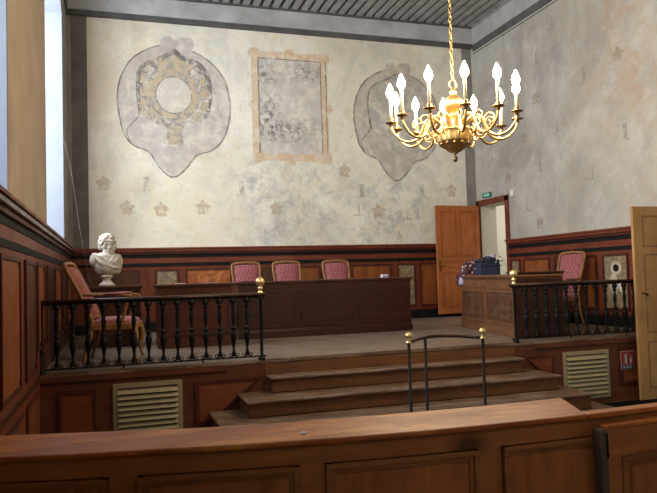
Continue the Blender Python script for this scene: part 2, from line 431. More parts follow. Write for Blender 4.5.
# left wall with deep arched window recesses
WIN = [(8.9, 11.85, 6.2), (3.0, 5.8, 6.2), (-3.2, -.5, 6.05)]  # last window is unseen, added behind the camera to let daylight in
b = MB()
ys = YR
for (a, c, zs) in sorted(WIN):
    b.box(XL-.85, XL, ys, a, ZF, ZC+.3, 'tan_wall')
    b.box(XL-.85, XL, a, c, ZF, 2.2, 'tan_wall')
    rise = .45; n = 14
    arch = [(a+(c-a)*k/n, zs+rise*math.sin(PI*k/n)) for k in range(n+1)]
    b.prism(arch+[(c, ZC+.3), (a, ZC+.3)], XL-.85, XL, 'tan_wall', 'YZ')
    ys = c
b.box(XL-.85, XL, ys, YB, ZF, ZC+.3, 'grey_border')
wl = struct(b.build('wall_left', 'tan_wall'))
for i, (a, c, zs) in enumerate(WIN):
    b = MB()                                       # whitened lining of the recess
    b.box(XL-.85, XL-.004, c-.012, c, 2.25, zs, 'reveal'); b.box(XL-.85, XL-.004, a, a+.012, 2.25, zs, 'reveal')
    arch = [(a+.012+(c-a-.024)*k/14, zs+.45*math.sin(PI*k/14)) for k in range(15)]
    arch2 = [(y, z-.012) for y, z in arch]
    b.prism(arch+arch2[::-1], XL-.85, XL-.004, 'reveal', 'YZ')
    b.box(XL-.85, XL-.004, a, c, 2.2, 2.235, 'reveal')
    b.build('window_lining', 'reveal', wl)
    w = struct(bpy.data.objects.new('window_%d' % (i+1), None)); COL.objects.link(w); w.location = (XL-.78, (a+c)/2, 2.3)
    hw = (c-a)/2-.02; h = zs-2.3
    f = MB()
    for y in (-hw, -.04, hw-.06): f.box(-.03, .03, y, y+.07, 0, h)
    for z in (0, h*.25, h*.5, h*.75, h-.03): f.box(-.028, .028, -hw, hw, z, z+.05)
    f.prism([(y-(a+c)/2, z-2.3) for y, z in ([(a+.03+(c-a-.06)*k/14, zs+.42*math.sin(PI*k/14)) for k in range(15)]+[(c-.12-(c-a-.24)*k/14, zs+.34*math.sin(PI*k/14)) for k in range(15)])], -.03, .03, None, 'YZ')
    f.build('window_frame', 'reveal', w)
    g = MB(); g.prism([(y-(a+c)/2, z-2.3) for y, z in ([(a+.03, 2.3)]+[(a+.03+(c-a-.06)*k/14, zs+.42*math.sin(PI*k/14)) for k in range(15)]+[(c-.03, 2.3)])], -.004, .004, None, 'YZ')
    g.build('pane', 'glass', w)
# painted borders on the back wall corners (paint, 3 mm proud plaster band)
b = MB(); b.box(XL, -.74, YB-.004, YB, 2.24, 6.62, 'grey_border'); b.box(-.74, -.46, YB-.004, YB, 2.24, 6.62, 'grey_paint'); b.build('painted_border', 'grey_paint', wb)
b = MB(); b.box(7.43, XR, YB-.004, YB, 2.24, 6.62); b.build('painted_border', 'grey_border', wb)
# cornice beam on the back wall, frieze on the right and left wall
b = MB(); b.box(XL, XR, YB-.10, YB, 6.60, 6.70, 'dark_beam'); b.box(XL, XR, YB-.13, YB, 6.69, 7.03, 'beam'); b.box(XL, XR, YB-.17, YB, 7.03, ZC, 'dark_beam')
b.build('cornice_beam', 'beam', wb, .008)
b = MB(); b.box(XR-.03, XR, YR, YB-.13, 6.52, 6.66, 'dark_beam'); b.box(XR-.025, XR, YR, YB-.13, 6.66, 7.03, 'frieze'); b.box(XR-.05, XR, YR, YB-.13, 7.03, ZC, 'joist')
b.box(XR-.012, XR, YR, YB-.13, 6.46, 6.475, 'dark_beam')
b.build('frieze_band', 'beam', wright)
b = MB(); b.box(XL, XL+.03, YR, YB-.13, 6.62, ZC, 'dark_beam'); b.build('frieze_band', 'beam', wl)
# ceiling with joists running from the back wall to the front
ce = struct(MB().box(XL-.9, XR+.4, YR-.4, YB+.4, ZC, ZC+.12).build('ceiling', 'joist_gap'))
x = XL+.08
while x < XR-.08:
    MB().box(x, x+.115, YR, YB-.17, 7.06, ZC).build('joist', 'joist', ce)
    x += .201

# ------------------------------------------------------------------ murals (old paint in the plaster of the back wall)
def ribbon(mb, pts, w, y, m):
    pts = [Vector((a, 0, c)) for a, c in pts]
    for i in range(len(pts)-1):
        t = (pts[i+1]-pts[i]).normalized(); nrm = Vector((-t.z, 0, t.x))
        ww = w*(.7+.6*random.random())
        q = [pts[i]-nrm*ww/2-t*.004, pts[i+1]-nrm*ww/2+t*.004, pts[i+1]+nrm*ww/2+t*.004, pts[i]+nrm*ww/2-t*.004]
        mb.prism([(p.x, p.z) for p in q], y, y+.001, m)
OUT = [(-.19,1.22),(-.47,1.1),(-.74,.89),(-.92,.57),(-1.0,.19),(-.97,-.18),(-.88,-.55),(-.71,-.76),(-.44,-.87),(-.3,-1.09),(-.15,-1.27),(-.02,-1.35),(.13,-1.3),(.31,-1.11),(.47,-.91),(.76,-.81),(.99,-.57),(1.11,-.21),(1.13,.18),(1.05,.57),(.86,.85),(.64,1.03),(.42,1.14),(.46,1.27),(.4,1.4),(.21,1.4),(.08,1.34),(-.01,1.4),(-.16,1.35)]
INN = [(.07,1.15),(-.17,1.0),(-.44,.88),(-.6,.72),(-.65,.4),(-.62,.02),(-.55,-.17),(-.34,-.31),(-.1,-.39),(-.09,-.71),(.2,-.73),(.22,-.38),(.49,-.27),(.71,-.13),(.76,.29),(.73,.61),(.57,.89),(.26,1.0)]
def loop(pts, n=5):
    P = [(x, 0, z) for x, z in pts]
    return [(v.x, v.z) for v in smooth_path(P+[P[0]], n)[:-1]]
def cartouche(cx, cz, k, full, label):
    T = lambda pts: [(cx+k*x, cz+k*z) for x, z in pts]
    o = MB(); o.prism(T(loop(OUT)), YB-.002, YB-.0005, 'mauve')
    m = o.build('mural', 'mauve', wb); m['label'] = label
    q = MB(); q.prism(T(loop(INN, 4)), YB-.0035, YB-.002, 'slate' if full else 'stain2'); q.build('painted_arch', 'slate', m)
    if full:
        q = MB()
        ring = [(.05+.50*math.cos(a), .25+.52*math.sin(a)) for a in [2*PI*i/40 for i in range(40)]]
        q.prism(T(ring), YB-.0045, YB-.0035, 'ochre')
        rr = [(.06+(.40 if i % 2 else .30)*math.cos(2*PI*i/22), .82+(.20 if i % 2 else .13)*math.sin(2*PI*i/22)) for i in range(22)]
        q.prism(T(rr), YB-.0052, YB-.0046, 'ochre')
        q.prism(T([(-.07,-.35),(.19,-.35),(.16,-.55),(.2,-.72),(-.09,-.72),(-.03,-.55)]), YB-.0049, YB-.0047, 'ochre')
        for s in (-1, 1):
            for zz in (.55, .3, .05, -.15):
                c0 = .05+s*(.58 if zz > -.1 else .45)
                q.prism(T([(c0+.075*math.cos(2*PI*i/9)*(1+.3*(i % 2)), zz+.10*math.sin(2*PI*i/9)) for i in range(9)]), YB-.005, YB-.0045, 'ochre')
        q.build('painted_wreath', 'ochre', m)
        q = MB(); q.prism(T([(.05+.33*math.cos(2*PI*i/36), .25+.35*math.sin(2*PI*i/36)) for i in range(36)]), YB-.006, YB-.005, 'disc'); q.build('painted_disc', 'disc', m)
    q = MB()
    ribbon(q, T(smooth2(OUT[0:14])), .022, YB-.007, 'outline'); ribbon(q, T(smooth2(OUT[13:23])), .02, YB-.007, 'outline')
    ribbon(q, T(smooth2(INN[0:7])), .022, YB-.007, 'outline')
    if full:
        ribbon(q, T(smooth2([(.70,-.05)]+INN[14:]+[INN[0]])), .05, YB-.007, 'outline')
        ribbon(q, T([(x*.93+.01, z*.95) for x, z in smooth2(INN[14:]+[INN[0]])]), .05, YB-.0075, 'outline')
        ribbon(q, T([(x*.94, z*.95) for x, z in smooth2(INN[0:6])]), .035, YB-.0075, 'outline')
        ribbon(q, T([(.05+.34*math.cos(2*PI*i/36), .25+.36*math.sin(2*PI*i/36)) for i in range(37)]), .02, YB-.007, 'outline')
        ribbon(q, T([(.05+.47*math.cos(PI*(1.05+.9*i/20)), .25+.47*math.sin(PI*(1.05+.9*i/20))) for i in range(21)]), .018, YB-.007, 'outline')
    ribbon(q, T(smooth2([(-.62,.02),(-.62,-.18),(-.76,-.36),(-.84,-.48),(-.77,-.7)])), .015, YB-.007, 'outline')
    q.build('painted_outline', 'outline', m)
def smooth2(pts, n=5): return [(v.x, v.z) for v in smooth_path([(x, 0, z) for x, z in pts], n)]
cartouche(1.07, 4.95, 1.0, True, 'faded shield-shaped mural with wreath and round medallion')
cartouche(5.75, 4.86, .93, False, 'faded grey shield-shaped mural behind the chandelier')
# rectangular mural with an ochre border
o = MB(); x0, x1, z0, z1 = 2.80, 4.10, 4.12, 6.06
o.box(x0, x1, YB-.002, YB-.0005, z0, z1, 'rect_field')
fm = o.build('mural', 'rect_field', wb); fm['label'] = 'faded rectangular mural in a tan painted border'
q = MB(); t = .15
q.box(x0-t, x0, YB-.005, YB-.0035, z0-t, z1+t); q.box(x1, x1+t*.8, YB-.005, YB-.0035, z0-t, z1+t)
q.box(x0, x1, YB-.005, YB-.0035, z1, z1+t); q.box(x0, x1, YB-.005, YB-.0035, z0-t, z0)
for (cx, cz, r) in ((x0-.08, z1+.08, .13), (x1+.07, z1+.06, .13), (x0-.06, z0-.08, .12), (x1+.07, z0-.08, .13), (3.45, z1+.13, .10), (3.45, z0-.14, .09), (x0-.14, 5.1, .09), (x1+.16, 5.08, .09)):
    q.prism([(cx+r*math.cos(2*PI*i/20), cz+r*math.sin(2*PI*i/20)) for i in range(20)], YB-.007, YB-.0055)
q.build('painted_frame', 'ochre_frame', fm)
q = MB()
for pts in ([(x0-.01, z0), (x0-.01, z1)], [(x1+.01, z0), (x1+.01, z1)], [(x1+t*.8, z0), (x1+t*.8, z1)], [(x0, z1), (x1, z1)]):
    (a, c), (e, f) = pts; ribbon(q, [(a+(e-a)*i/12, c+(f-c)*i/12) for i in range(13)], .02, YB-.0085, 'outline')
q.build('painted_outline', 'outline', fm)
# small motifs
def motif_shape(kind, s):
    if kind == 'tower':
        return [[(-.10, -.14), (.10, -.14), (.10, -.11), (.045, -.11), (.045, .10), (.06, .10), (.06, .14), (-.06, .14), (-.06, .10), (-.045, .10), (-.045, -.11), (-.10, -.11)]]
    if kind == 'ell':
        return [[(-.12, -.10), (.14, -.08), (.14, -.055), (.02, -.06), (.02, .16), (-.01, .16), (-.02, -.07), (-.12, -.075)]]
    ph = random.random()*6
    return [[((.105+.018*math.cos(5*a-PI/2*5)+.012*math.sin(9*a+ph)+.008*math.sin(14*a))*math.cos(a), (.115+.018*math.cos(5*a-PI/2*5)+.015*math.sin(8*a+ph))*math.sin(a)) for a in [2*PI*i/60 for i in range(60)]]]
for i, (x, z, k) in enumerate([(-.19,3.45,'flower'),(.57,3.46,'tower'),(.22,3.0,'flower'),(.84,2.96,'flower'),(1.63,3.01,'flower'),(4.95,3.38,'tower'),(4.57,3.79,'flower'),(5.3,2.95,'flower'),(6.34,3.39,'tower'),(7.05,3.4,'flower'),(5.97,2.85,'ell'),(4.87,2.95,'ell'),(2.4,3.4,'tower'),(3.1,3.0,'flower'),(6.8,2.9,'tower')]):
    q = MB(); k_s = 1.15 if k == 'flower' else 1.0
    for j, pl in enumerate(motif_shape(k, 1)): q.prism([(x+k_s*a, z+k_s*c) for a, c in pl], YB-.002-.0006*j, YB-.0005)
    q.build('motif', 'motif' if k == 'flower' else 'motif_grey', wb)
for (y, z, k) in [(10.12,6.11,'ell'),(11.35,6.2,'ell'),(10.62,5.6,'ell'),(10.08,4.17,'ell'),(10.67,4.88,'flower'),(11.11,4.2,'flower'),(11.72,3.5,'flower'),(11.11,2.84,'ell'),(10.63,3.59,'tower'),(12.28,4.04,'ell'),(10.72,2.5,'flower'),(8.42,3.74,'tower'),(8.5,5.0,'flower'),(9.2,3.2,'ell'),(9.3,4.9,'tower')]:
    q = MB()
    for j, pl in enumerate(motif_shape(k, 1)): q.prism([(y-1.0*a, z+1.0*c) for a, c in pl], XR-.002-.0006*j, XR-.0005, None, 'YZ')
    q.build('motif', 'motif_r2' if k == 'flower' else 'motif_r', wright)

# ------------------------------------------------------------------ wainscot
def wainscot(parent, fr, L, panels, name='wainscot', skirt0=0, cap='red_h', sk='base_black'):
    """fr: local x along, y out of the wall, z up from world 0"""
    b = MB(fr)
    b.box(0, L, 0, .03, ZS, 1.90, 'red')
    b.box(0, L, 0, .035, 1.95, 2.05, 'red_h'); b.box(0, L, 0, .042, 1.885, 1.945, 'black'); b.box(0, L, 0, .045, 2.05, 2.12, 'black')  # near-black strips above and below the frieze
    w = b.build(name, 'red', parent)
    c = MB(fr); c.box(0, L, 0, .075, 2.115, 2.16, 'red_dark'); c.box(0, L, 0, .11, 2.16, 2.205, cap); c.box(0, L, 0, .13, 2.205, 2.24, 'red_h')
    c.build('cap_rail', 'red_h', w, .006)
    k = MB(fr); k.box(skirt0, L, 0, .05, ZS, .83, sk); k.box(skirt0, L, 0, .043, .83, .86, 'red_dark'); k.build('skirting', sk, w)
    for (a, c_, z0, z1, kind) in panels:
        p = MB(fr)
        t = .035
        frm = 'red_dark'
        p.box(a, c_, .03, .052, z0, z0+t, frm); p.box(a, c_, .03, .052, z1-t, z1, frm)
        p.box(a, a+t, .03, .052, z0+t, z1-t, frm); p.box(c_-t, c_, .03, .052, z0+t, z1-t, frm)
        p.box(a+t, c_-t, .03, .036, z0+t, z1-t, kind)
        if kind in ('orange_panel', 'brown_panel', 'orange_marble'):
            p.box(a+t+.05, c_-t-.05, .036, .046, z0+t+.05, z1-t-.05, kind)
        p.build('panel', kind, w)
    return w
z0, z1 = .92, 1.83
bp = [(-.55,.42,'brown_panel'),(.70,1.14,'marble'),(1.27,2.16,'orange_marble'),(2.72,3.02,'brown_panel'),(3.18,3.98,'orange_panel'),(4.64,5.54,'orange_panel'),(5.68,6.10,'marble'),(6.2,6.66,'orange_panel'),(6.8,7.45,'brown_panel')]
wn = wainscot(wb, wallframe((XL, YB, 0), (1, 0, 0), (0, -1, 0)), XR-XL, [(a-XL, c-XL, z0, z1, k) for a, c, k in bp])
lp = []
y = -3.6
while y < 12.8:
    lp.append((y, y+.62, 'brown_panel')); lp.append((y+.72, y+1.0, 'marble' if int(y*3) % 2 else 'orange_panel')); y += 1.33
lp = [(3.2,4.0,'orange_panel'),(4.1,4.85,'marble'),(5.1,6.1,'orange_panel'),(6.45,7.25,'brown_panel'),(7.4,8.1,'orange_panel'),(8.4,9.3,'brown_panel'),(9.5,10.4,'orange_panel'),(10.7,11.6,'brown_panel'),(11.8,12.7,'orange_panel')]
wainscot(wl, wallframe((XL, 3.0, 0), (0, 1, 0), (1, 0, 0)), YB-3.0-.05, [(a-3.0, c-3.0, .74 if c < 7.6 else z0, z1, k) for a, c, k in lp], skirt0=YS-3.0, cap='desk_top', sk='red_dark')
rp = [(8.45,9.02,'marble'),(9.16,9.9,'orange_panel'),(10.0,10.28,'brown_panel'),(10.42,11.24,'orange_panel'),(11.36,11.68,'marble'),(7.75,8.3,'orange_panel')]
wr_w = wainscot(wright, wallframe((XR, 7.0, 0), (0, 1, 0), (-1, 0, 0)), 11.74-7.0, [(a-7.0, c-7.0, z0, z1, k) for a, c, k in rp])
# painted ovals in the marbled panel of the right wall
q = MB()
for (cy, cz, ry, rz, m, d) in ((8.72, 1.62, .17, .15, 'marble', .040), (8.72, 1.60, .12, .11, 'ochre', .042), (8.72, 1.60, .065, .06, 'black', .044), (8.62, 1.32, .06, .1, 'disc', .042), (8.78, 1.34, .09, .17, 'ochre', .0415), (8.75, 1.10, .1, .14, 'marble', .041)):
    q.prism([(cy+ry*math.cos(2*PI*i/24), cz+rz*math.sin(2*PI*i/24)) for i in range(24)], XR-d, XR-.036, m, 'YZ')
q.build('painted_ovals', 'marble', wr_w)
# left wall below stage level (the well): panelled dado with a dark strip at stage level
b = MB(); b.box(XL, XL+.03, YR, YS, ZF, ZS, 'red'); b.box(XL, XL+.03, YR, 3.0, ZS, 1.9, 'red')
lw = b.build('dado', 'red', wl)
b = MB(); b.box(XL+.03, XL+.06, YR, YS-.03, .625, .665, 'desk_top'); b.build('stage_level_strip', 'desk_top', lw)
for (a, c_) in ((3.2,4.1),(4.3,5.2),(5.4,6.3),(6.5,7.4)):
    p = MB(wallframe((XL, 0, 0), (0, 1, 0), (1, 0, 0)))
    p.box(a, c_, .03, .045, -.12, .52, 'red_dark'); p.box(a+.05, c_-.05, .045, .052, -.07, .47, 'stage_field'); p.build('panel', 'red', lw)

# ------------------------------------------------------------------ stage and steps
st = MB(); st.box(XL, XR, YS, YB, ZS-.05, ZS, 'floor')
stage = struct(st.build('stage', 'floor'))
b = MB(); b.box(XL, XR, YS-.005, YS+.05, ZS-.045, ZS+.002, 'tread'); b.build('nosing', 'tread', stage, .008)
b = MB(); b.box(XL, XR, YS+.005, YS+.04, ZF, ZS-.045, 'stage_front'); b.box(XL, 1.2, YS-.02, YS, ZS-.10, ZS-.045, 'stage_front'); b.box(5.3, XR, YS-.02, YS, ZS-.10, ZS-.045, 'stage_front')
fp = b.build('front_panelling', 'stage_front', stage)
b = MB(); b.box(1.64, 5.0, YS+.0, YS+.005, ZF, ZS-.045, 'riser'); b.build('riser_board', 'riser', stage)
def frame_poly(mb, pts, t, y0, y1, m, fill):
    c = (sum(p[0] for p in pts)/len(pts), sum(p[1] for p in pts)/len(pts))
    inn = [(p[0]+(c[0]-p[0])*t, p[1]+(c[1]-p[1])*t) for p in pts]
    n = len(pts)
    for i in range(n):
        j = (i+1) % n; mb.prism([pts[i], pts[j], inn[j], inn[i]], y0, y1, m)
    mb.prism(inn, y0+.008, y1, fill)
for pts in ([(-.60,.47),(-.22,.46),(-.22,-.1),(-.60,-.1)], [(.83,.46),(1.60,.47),(1.32,.24),(.98,-.02),(.83,-.02)], [(5.14,.46),(5.58,.45),(5.58,.14),(5.50,.14)], [(6.66,.50),(7.4,.50),(7.4,-.02),(6.66,-.02)]):
    p = MB(); frame_poly(p, pts, .16, YS-.018, YS, 'red_dark', 'stage_field'); p.build('panel', 'stage_field', fp)
for i, (d, a, c_) in enumerate([(.26, 1.64, 4.98), (.63, 1.30, 5.24), (1.0, .98, 5.42), (1.36, .72, 5.70)]):
    zt = ZS-.183*(i+1)
    if i == 0:
        steps = thing('staircase', 'wide worn wooden steps rising to the raised stage', 'stairs', (3.3, 6.3, ZF))
    s_ = MB(Matrix.Translation((-3.3, -6.3, -ZF)))
    s_.box(a+.03, c_-.03, YS-d+.03, YS-.001, ZF+.183*(3-i)+.003, zt-.026, 'riser')
    s_.box(a, c_, YS-d-.005, YS-.001, zt-.026, zt, 'tread')
    s_.build('step', 'riser', steps, .006)

# ------------------------------------------------------------------ foreground barrier
NEAR = [(-.75,2.50),(-.36,2.39),(-.03,2.31),(.32,2.24),(.68,2.18),(1.07,2.14),(1.4,2.125),(1.74,2.12),(2.03,2.13),(2.6,2.16),(3.4,2.22)]
FAR = [(-.75,2.83),(-.42,2.74),(-.03,2.63),(.36,2.53),(.78,2.475),(1.24,2.445),(1.5,2.44),(1.82,2.445)]
HB = 1.05
def resample(pts, n):
    P = smooth_path([(x, y, 0) for x, y in pts], 10)
    d = [0]
    for a, c in zip(P, P[1:]): d.append(d[-1]+(c-a).length)
    out = []
    for k in range(n+1):
        t = d[-1]*k/n; i = max(j for j in range(len(d)) if d[j] <= t+1e-9); i = min(i, len(P)-2)
        f = (t-d[i])/(d[i+1]-d[i]); out.append(P[i].lerp(P[i+1], f))
    return out
bar = thing('barrier', 'long polished wooden barrier with panelled front crossing the foreground', 'barrier', (0, 2.4, ZF))
TB = Matrix.Translation((0, -2.4, -ZF))
def along(x):                                     # point and normal on the near curve at a given x
    P = resample(NEAR, 120)
    i = min(range(len(P)-1), key=lambda j: abs(P[j].x-x)); t = (P[i+1]-P[i]).normalized()
    return P[i], t, Vector((t.y, -t.x, 0))
def strip(mb, x0, x1, off0, off1, za, zb, m, n=14):
    mi = mb.mi(m); prev = None
    for k in range(n+1):
        x = x0+(x1-x0)*k/n; p, t, nn = along(x)
        p = p + t*(x-p.x)/max(t.x, .2)
        ring = [mb.bm.verts.new(mb.fr @ (p+nn*o+Vector((0, 0, z)))) for o, z in ((off0, za), (off1, za), (off1, zb), (off0, zb))]
        if prev:
            for q in range(4): mb.face([prev[q], prev[(q+1) % 4], ring[(q+1) % 4], ring[q]], mi)
        else: mb.face(ring[::-1], mi)
        prev = ring
    mb.face(prev, mi)
b = MB(TB)                                        # wide top
nn_ = resample(NEAR[:7]+[(1.69,2.12)]+[], 40); ff = resample(FAR, 40)
nn_ = [p for p in nn_]
mi = b.mi('barrier')
for za, zb in ((HB-.020, HB),):
    rows = [[b.bm.verts.new(TB @ Vector((p.x, p.y, z))) for p in L_] for L_, z in ((nn_, za), (nn_, zb), (ff, zb), (ff, za))]
    for r0, r1 in zip(rows, rows[1:]+rows[:1]):
        for i in range(40): b.face([r0[i], r0[i+1], r1[i+1], r1[i]], mi)
    b.face([r[0] for r in rows], mi); b.face([r[-1] for r in rows][::-1], mi)
b.build('top', 'barrier', bar, .006)
b = MB(TB); strip(b, 1.70, 3.3, .0, -.06, HB-.020, HB, 'barrier', 20); b.build('narrow_top', 'barrier', bar, .005)
b = MB(TB); strip(b, -.72, 3.3, -.025, -.06, ZF, HB-.020, 'barrier_face', 60); b.build('front_board', 'barrier_face', bar)
b = MB(TB); strip(b, -.72, 1.78, -.235, -.26, ZF, HB-.020, 'barrier_face', 40); b.build('rear_board', 'barrier_face', bar)
for (a, c_) in ((-.70, -.037), (.055, .58), (.67, 1.23), (1.33, 1.80), (1.9, 2.5)):
    b = MB(TB); z0_, z1_ = .10, HB-.088
    for (o0, o1, w) in ((.0, -.03, .018), (-.012, -.03, .034)):
        strip(b, a, c_, o0, o1, z1_-w, z1_, 'barrier_mould', 8); strip(b, a, c_, o0, o1, z0_, z0_+w, 'barrier_mould', 8)
        strip(b, a, a+w, o0, o1, z0_, z1_, 'barrier_mould', 2); strip(b, c_-w, c_, o0, o1, z0_, z1_, 'barrier_mould', 2)
    strip(b, a+.03, c_-.03, -.022, -.03, z0_, z1_, 'barrier_field', 8)
    b.build('panel', 'barrier_field', bar)
# iron stud on the top
b = MB(TB); b.lathe([(.012, HB-.001), (.012, HB+.004), (.006, HB+.007), (0.001, HB+.008)], (.62, 2.28, 0), 'strap', 12); b.build('stud', 'strap', bar)
# gate standing at the right end of the barrier
gate = thing('bench_gate', 'panelled wooden gate with worn post in front of the barrier, right edge', 'gate', (1.70, 2.07, ZF), math.radians(3))
H = 1.0-ZF
b = MB(); b.box(0, .03, -.012, .04, 0, H+.005, 'gate_edge', .008); b.build('post', 'gate_edge', gate)
b = MB(); b.box(.03, .10, 0, .035, 0, H, 'barrier_face'); b.box(.62, .70, 0, .035, 0, H, 'barrier_face'); b.box(.10, .62, 0, .035, H-.11, H, 'barrier_face'); b.box(.10, .62, 0, .035, 0, .12, 'barrier_face'); b.build('frame', 'barrier_face', gate, .004)
b = MB(); b.box(.031, .70, -.006, .042, H, H+.014, 'barrier'); b.build('top_rail', 'barrier', gate, .004)
b = MB(); b.box(.10, .62, .012, .022, .12, H-.11, 'barrier_field'); b.box(.10, .62, -.006, .012, H-.13, H-.11, 'barrier_mould'); b.box(.10, .12, -.006, .012, .12, H-.13, 'barrier_mould'); b.box(.12, .62, -.001, .012, H-.145, H-.13, 'barrier_mould'); b.box(.12, .135, -.001, .012, .12, H-.145, 'barrier_mould'); b.box(.15, .60, .004, .012, .16, H-.16, 'barrier_field')
b.build('panel', 'barrier_field', gate, .003)
b = MB(); b.lathe([(.004, 0), (.004, .09)], (.022, -.014, H-.10), 'iron', 8); b.build('hinge_pin', 'iron', gate)

# ------------------------------------------------------------------ balustrades
BH = 1.44-ZS
prof = [(.024, .055), (.026, .075), (.014, .09), (.020, .10), (.012, .115), (.010, .15), (.018, .21), (.026, .27), (.029, .31), (.022, .345), (.014, .36), (.026, .372), (.026, .385), (.014, .395), (.012, .42), (.016, .47), (.021, .52), (.015, .57), (.011, .61), (.022, .625), (.024, .64), (.014, .655), (.028, .675), (.030, .70), (.018, .715), (.016, .735)]
bal_me = None
def balustrade(name, label, x0, x1, first, n, pitch, post_x, far_post_x):
    t = thing(name, label, 'railing', ((x0+x1)/2, YS+.02, ZS), 0)
    cx = (x0+x1)/2
    b = MB(Matrix.Translation((-cx, 0, 0)))
    b.tube([(x0, 0, BH-.025), (x1, 0, BH-.025)], .036, 'rail_cap', 12, flat=.62); b.build('handrail', 'rail_cap', t)
    b = MB(Matrix.Translation((-cx, 0, 0))); b.box(x0, x1, -.012, .012, BH-.062, BH-.044, 'iron'); b.box(x0, x1, -.012, .012, .03, .045, 'iron')
    for xf in (x0+(x1-x0)*.35, x0+(x1-x0)*.7): b.lathe([(.008, -.045), (.014, 0), (.008, .03)], (xf, 0, .0), 'iron', 8)
    b.build('bottom_rail', 'iron', t)
    global bal_me
    for i in range(n):
        if bal_me is None:
            b = MB(); b.lathe([(r*1.28, z) for r, z in prof], (0, 0, 0), 'iron', 12)
            for s in (-1, 1):                          # little scrolls at the foot
                b.tube([(s*(.035+.024*math.cos(a)), 0, .068+.018*math.sin(a)) for a in [k*PI/5 for k in range(10)]], .0055, 'iron', 6, True)
                b.tube([(s*(.028+.016*math.cos(a)), 0, .70+.012*math.sin(a)) for a in [k*PI/4 for k in range(8)]], .005, 'iron', 6, True)
            o = b.build('baluster', 'iron', t); bal_me = o.data
        else:
            o = bpy.data.objects.new('baluster', bal_me); COL.objects.link(o); o.parent = t
        o.location = (first+i*pitch-cx, 0, 0)
    for px_ in (post_x, far_post_x):
        b = MB(Matrix.Translation((px_-cx, 0, 0))); b.lathe([(.045, 0), (.045, .012), (.026, .03), (.019, .05), (.019, .68), (.026, .70), (.026, .74)], (0, 0, 0), 'iron', 14); b.build('post', 'iron', t)
    bx_ = post_x-cx
    b = MB(); b.lathe([(.030, BH-.02), (.034, BH), (.020, BH+.012), (.016, BH+.02), (.026, BH+.03), (.030, BH+.045), (.024, BH+.062), (.012, BH+.07), (.012, BH+.076)], (bx_, 0, 0), 'brass', 16)
    b.ball((bx_, 0, BH+.122), .054, 'brass', 20); b.build('brass_finial', 'brass', t)
    return t
balustrade('balustrade', 'black balustrade at the left of the steps, in front of the bust', XL+.02, 1.66, -.61, 14, .1577, 1.61, XL+.05)
balustrade('balustrade', 'black balustrade at the right of the steps, running behind the cream door', 4.98, 7.64, 5.21, 15, .162, 5.04, 7.58)

# free standing witness bar in front of the steps
wbar = thing('witness_bar', 'curved black iron handrail with two brass balls standing before the steps', 'railing', (3.16, 6.05, ZF))
HH = .925-ZF
b = MB(); arc = [(-.41+.83*k/16, .20*math.sin(PI*k/16), HH+.0+.025*math.sin(PI*k/16)) for k in range(17)]
b.tube(arc, .017, 'rail_cap', 10); b.build('handrail', 'rail_cap', wbar)
for k, (x, y, z) in enumerate((arc[0], arc[5], arc[16])):
    b = MB(); b.lathe([(.05, 0), (.05, .01), (.016, .03), (.015, z-.01)], (x, y, 0), 'iron', 12); b.build('post', 'iron', wbar)
    if k != 1:
        b = MB(); b.lathe([(.030, z-.015), (.032, z), (.018, z+.012), (.014, z+.02), (.022, z+.028), (.014, z+.036)], (x, y, 0), 'brass', 14); b.ball((x, y, z+.065), .036, 'brass', 18); b.build('brass_finial', 'brass', wbar)

# ------------------------------------------------------------------ vents
def vent(label, x0, x1, z0, z1):
    t = thing('ventilation_grille', label, 'vent', ((x0+x1)/2, YS-.002, z0)); w = (x1-x0)/2; h = z1-z0
    b = MB(); b.box(-w, w, -.012, 0, 0, .05, 'vent'); b.box(-w, w, -.012, 0, h-.05, h, 'vent'); b.box(-w, -w+.05, -.012, 0, .05, h-.05, 'vent'); b.box(w-.05, w, -.012, 0, .05, h-.05, 'vent'); b.build('frame', 'vent', t)
    b = MB(); b.box(-w+.05, w-.05, -.003, 0, .05, h-.05, 'vent_dark'); b.build('backing', 'vent_dark', t)
    b = MB(); n = 9
    for k in range(n):
        z = .06+(h-.12)*k/n; tip = random.uniform(-.004, .004)
        b.prism([(-.003, z+.040), (-.006, z+.044), (-.036+tip, z+.004), (-.033+tip, z)], -w+.052, w-.052, 'vent', 'YZ')
    b.build('louvres', 'vent', t)
    b = MB()
    for k in range(22): xx = -w+.06+(2*w-.12)*k/21; b.box(xx-.003, xx+.003, -.008, -.002, .05, h-.05, 'vent')
    b.build('grid', 'vent', t)
vent('cream louvred ventilation grille below the left balustrade', -.05, .69, -.15, .50)
vent('cream louvred ventilation grille beside the fire sign', 5.74, 6.49, -.17, .48)
# fire extinguisher sign
t = thing('fire_sign', 'small red fire extinguisher sign with white pictogram on stage front', 'sign', (6.785, YS-.02, .18))
b = MB(); b.box(-.105, .105, -.004, 0, 0, .255, 'sign_white'); b.box(-.098, .098, -.006, -.004, .07, .248, 'sign_red'); b.box(-.098, .098, -.006, -.004, .007, .063, 'sign_blue'); b.build('plate', 'sign_red', t)
b = MB(); b.box(-.045, .0, -.008, -.006, .085, .20, 'sign_white'); b.box(-.035, -.01, -.008, -.006, .20, .215, 'sign_white'); b.box(-.012, .022, -.008, -.006, .212, .222, 'sign_white')
b.prism([(.045, .09), (.075, .09), (.085, .13), (.07, .17), (.06, .21), (.05, .17), (.038, .13)], -.008, -.006, 'sign_white')
for k in range(3): b.box(-.07+k*.055, -.04+k*.055, -.008, -.006, .02, .05, 'sign_white')
b.build('pictogram', 'sign_white', t)
# mat
tag(MB().box(6.12, 7.5, 6.95, 7.58, ZF, ZF+.012, 'mat').build('floor_mat', 'mat'), 'black rubber mat on the floor by the cream door', 'mat')

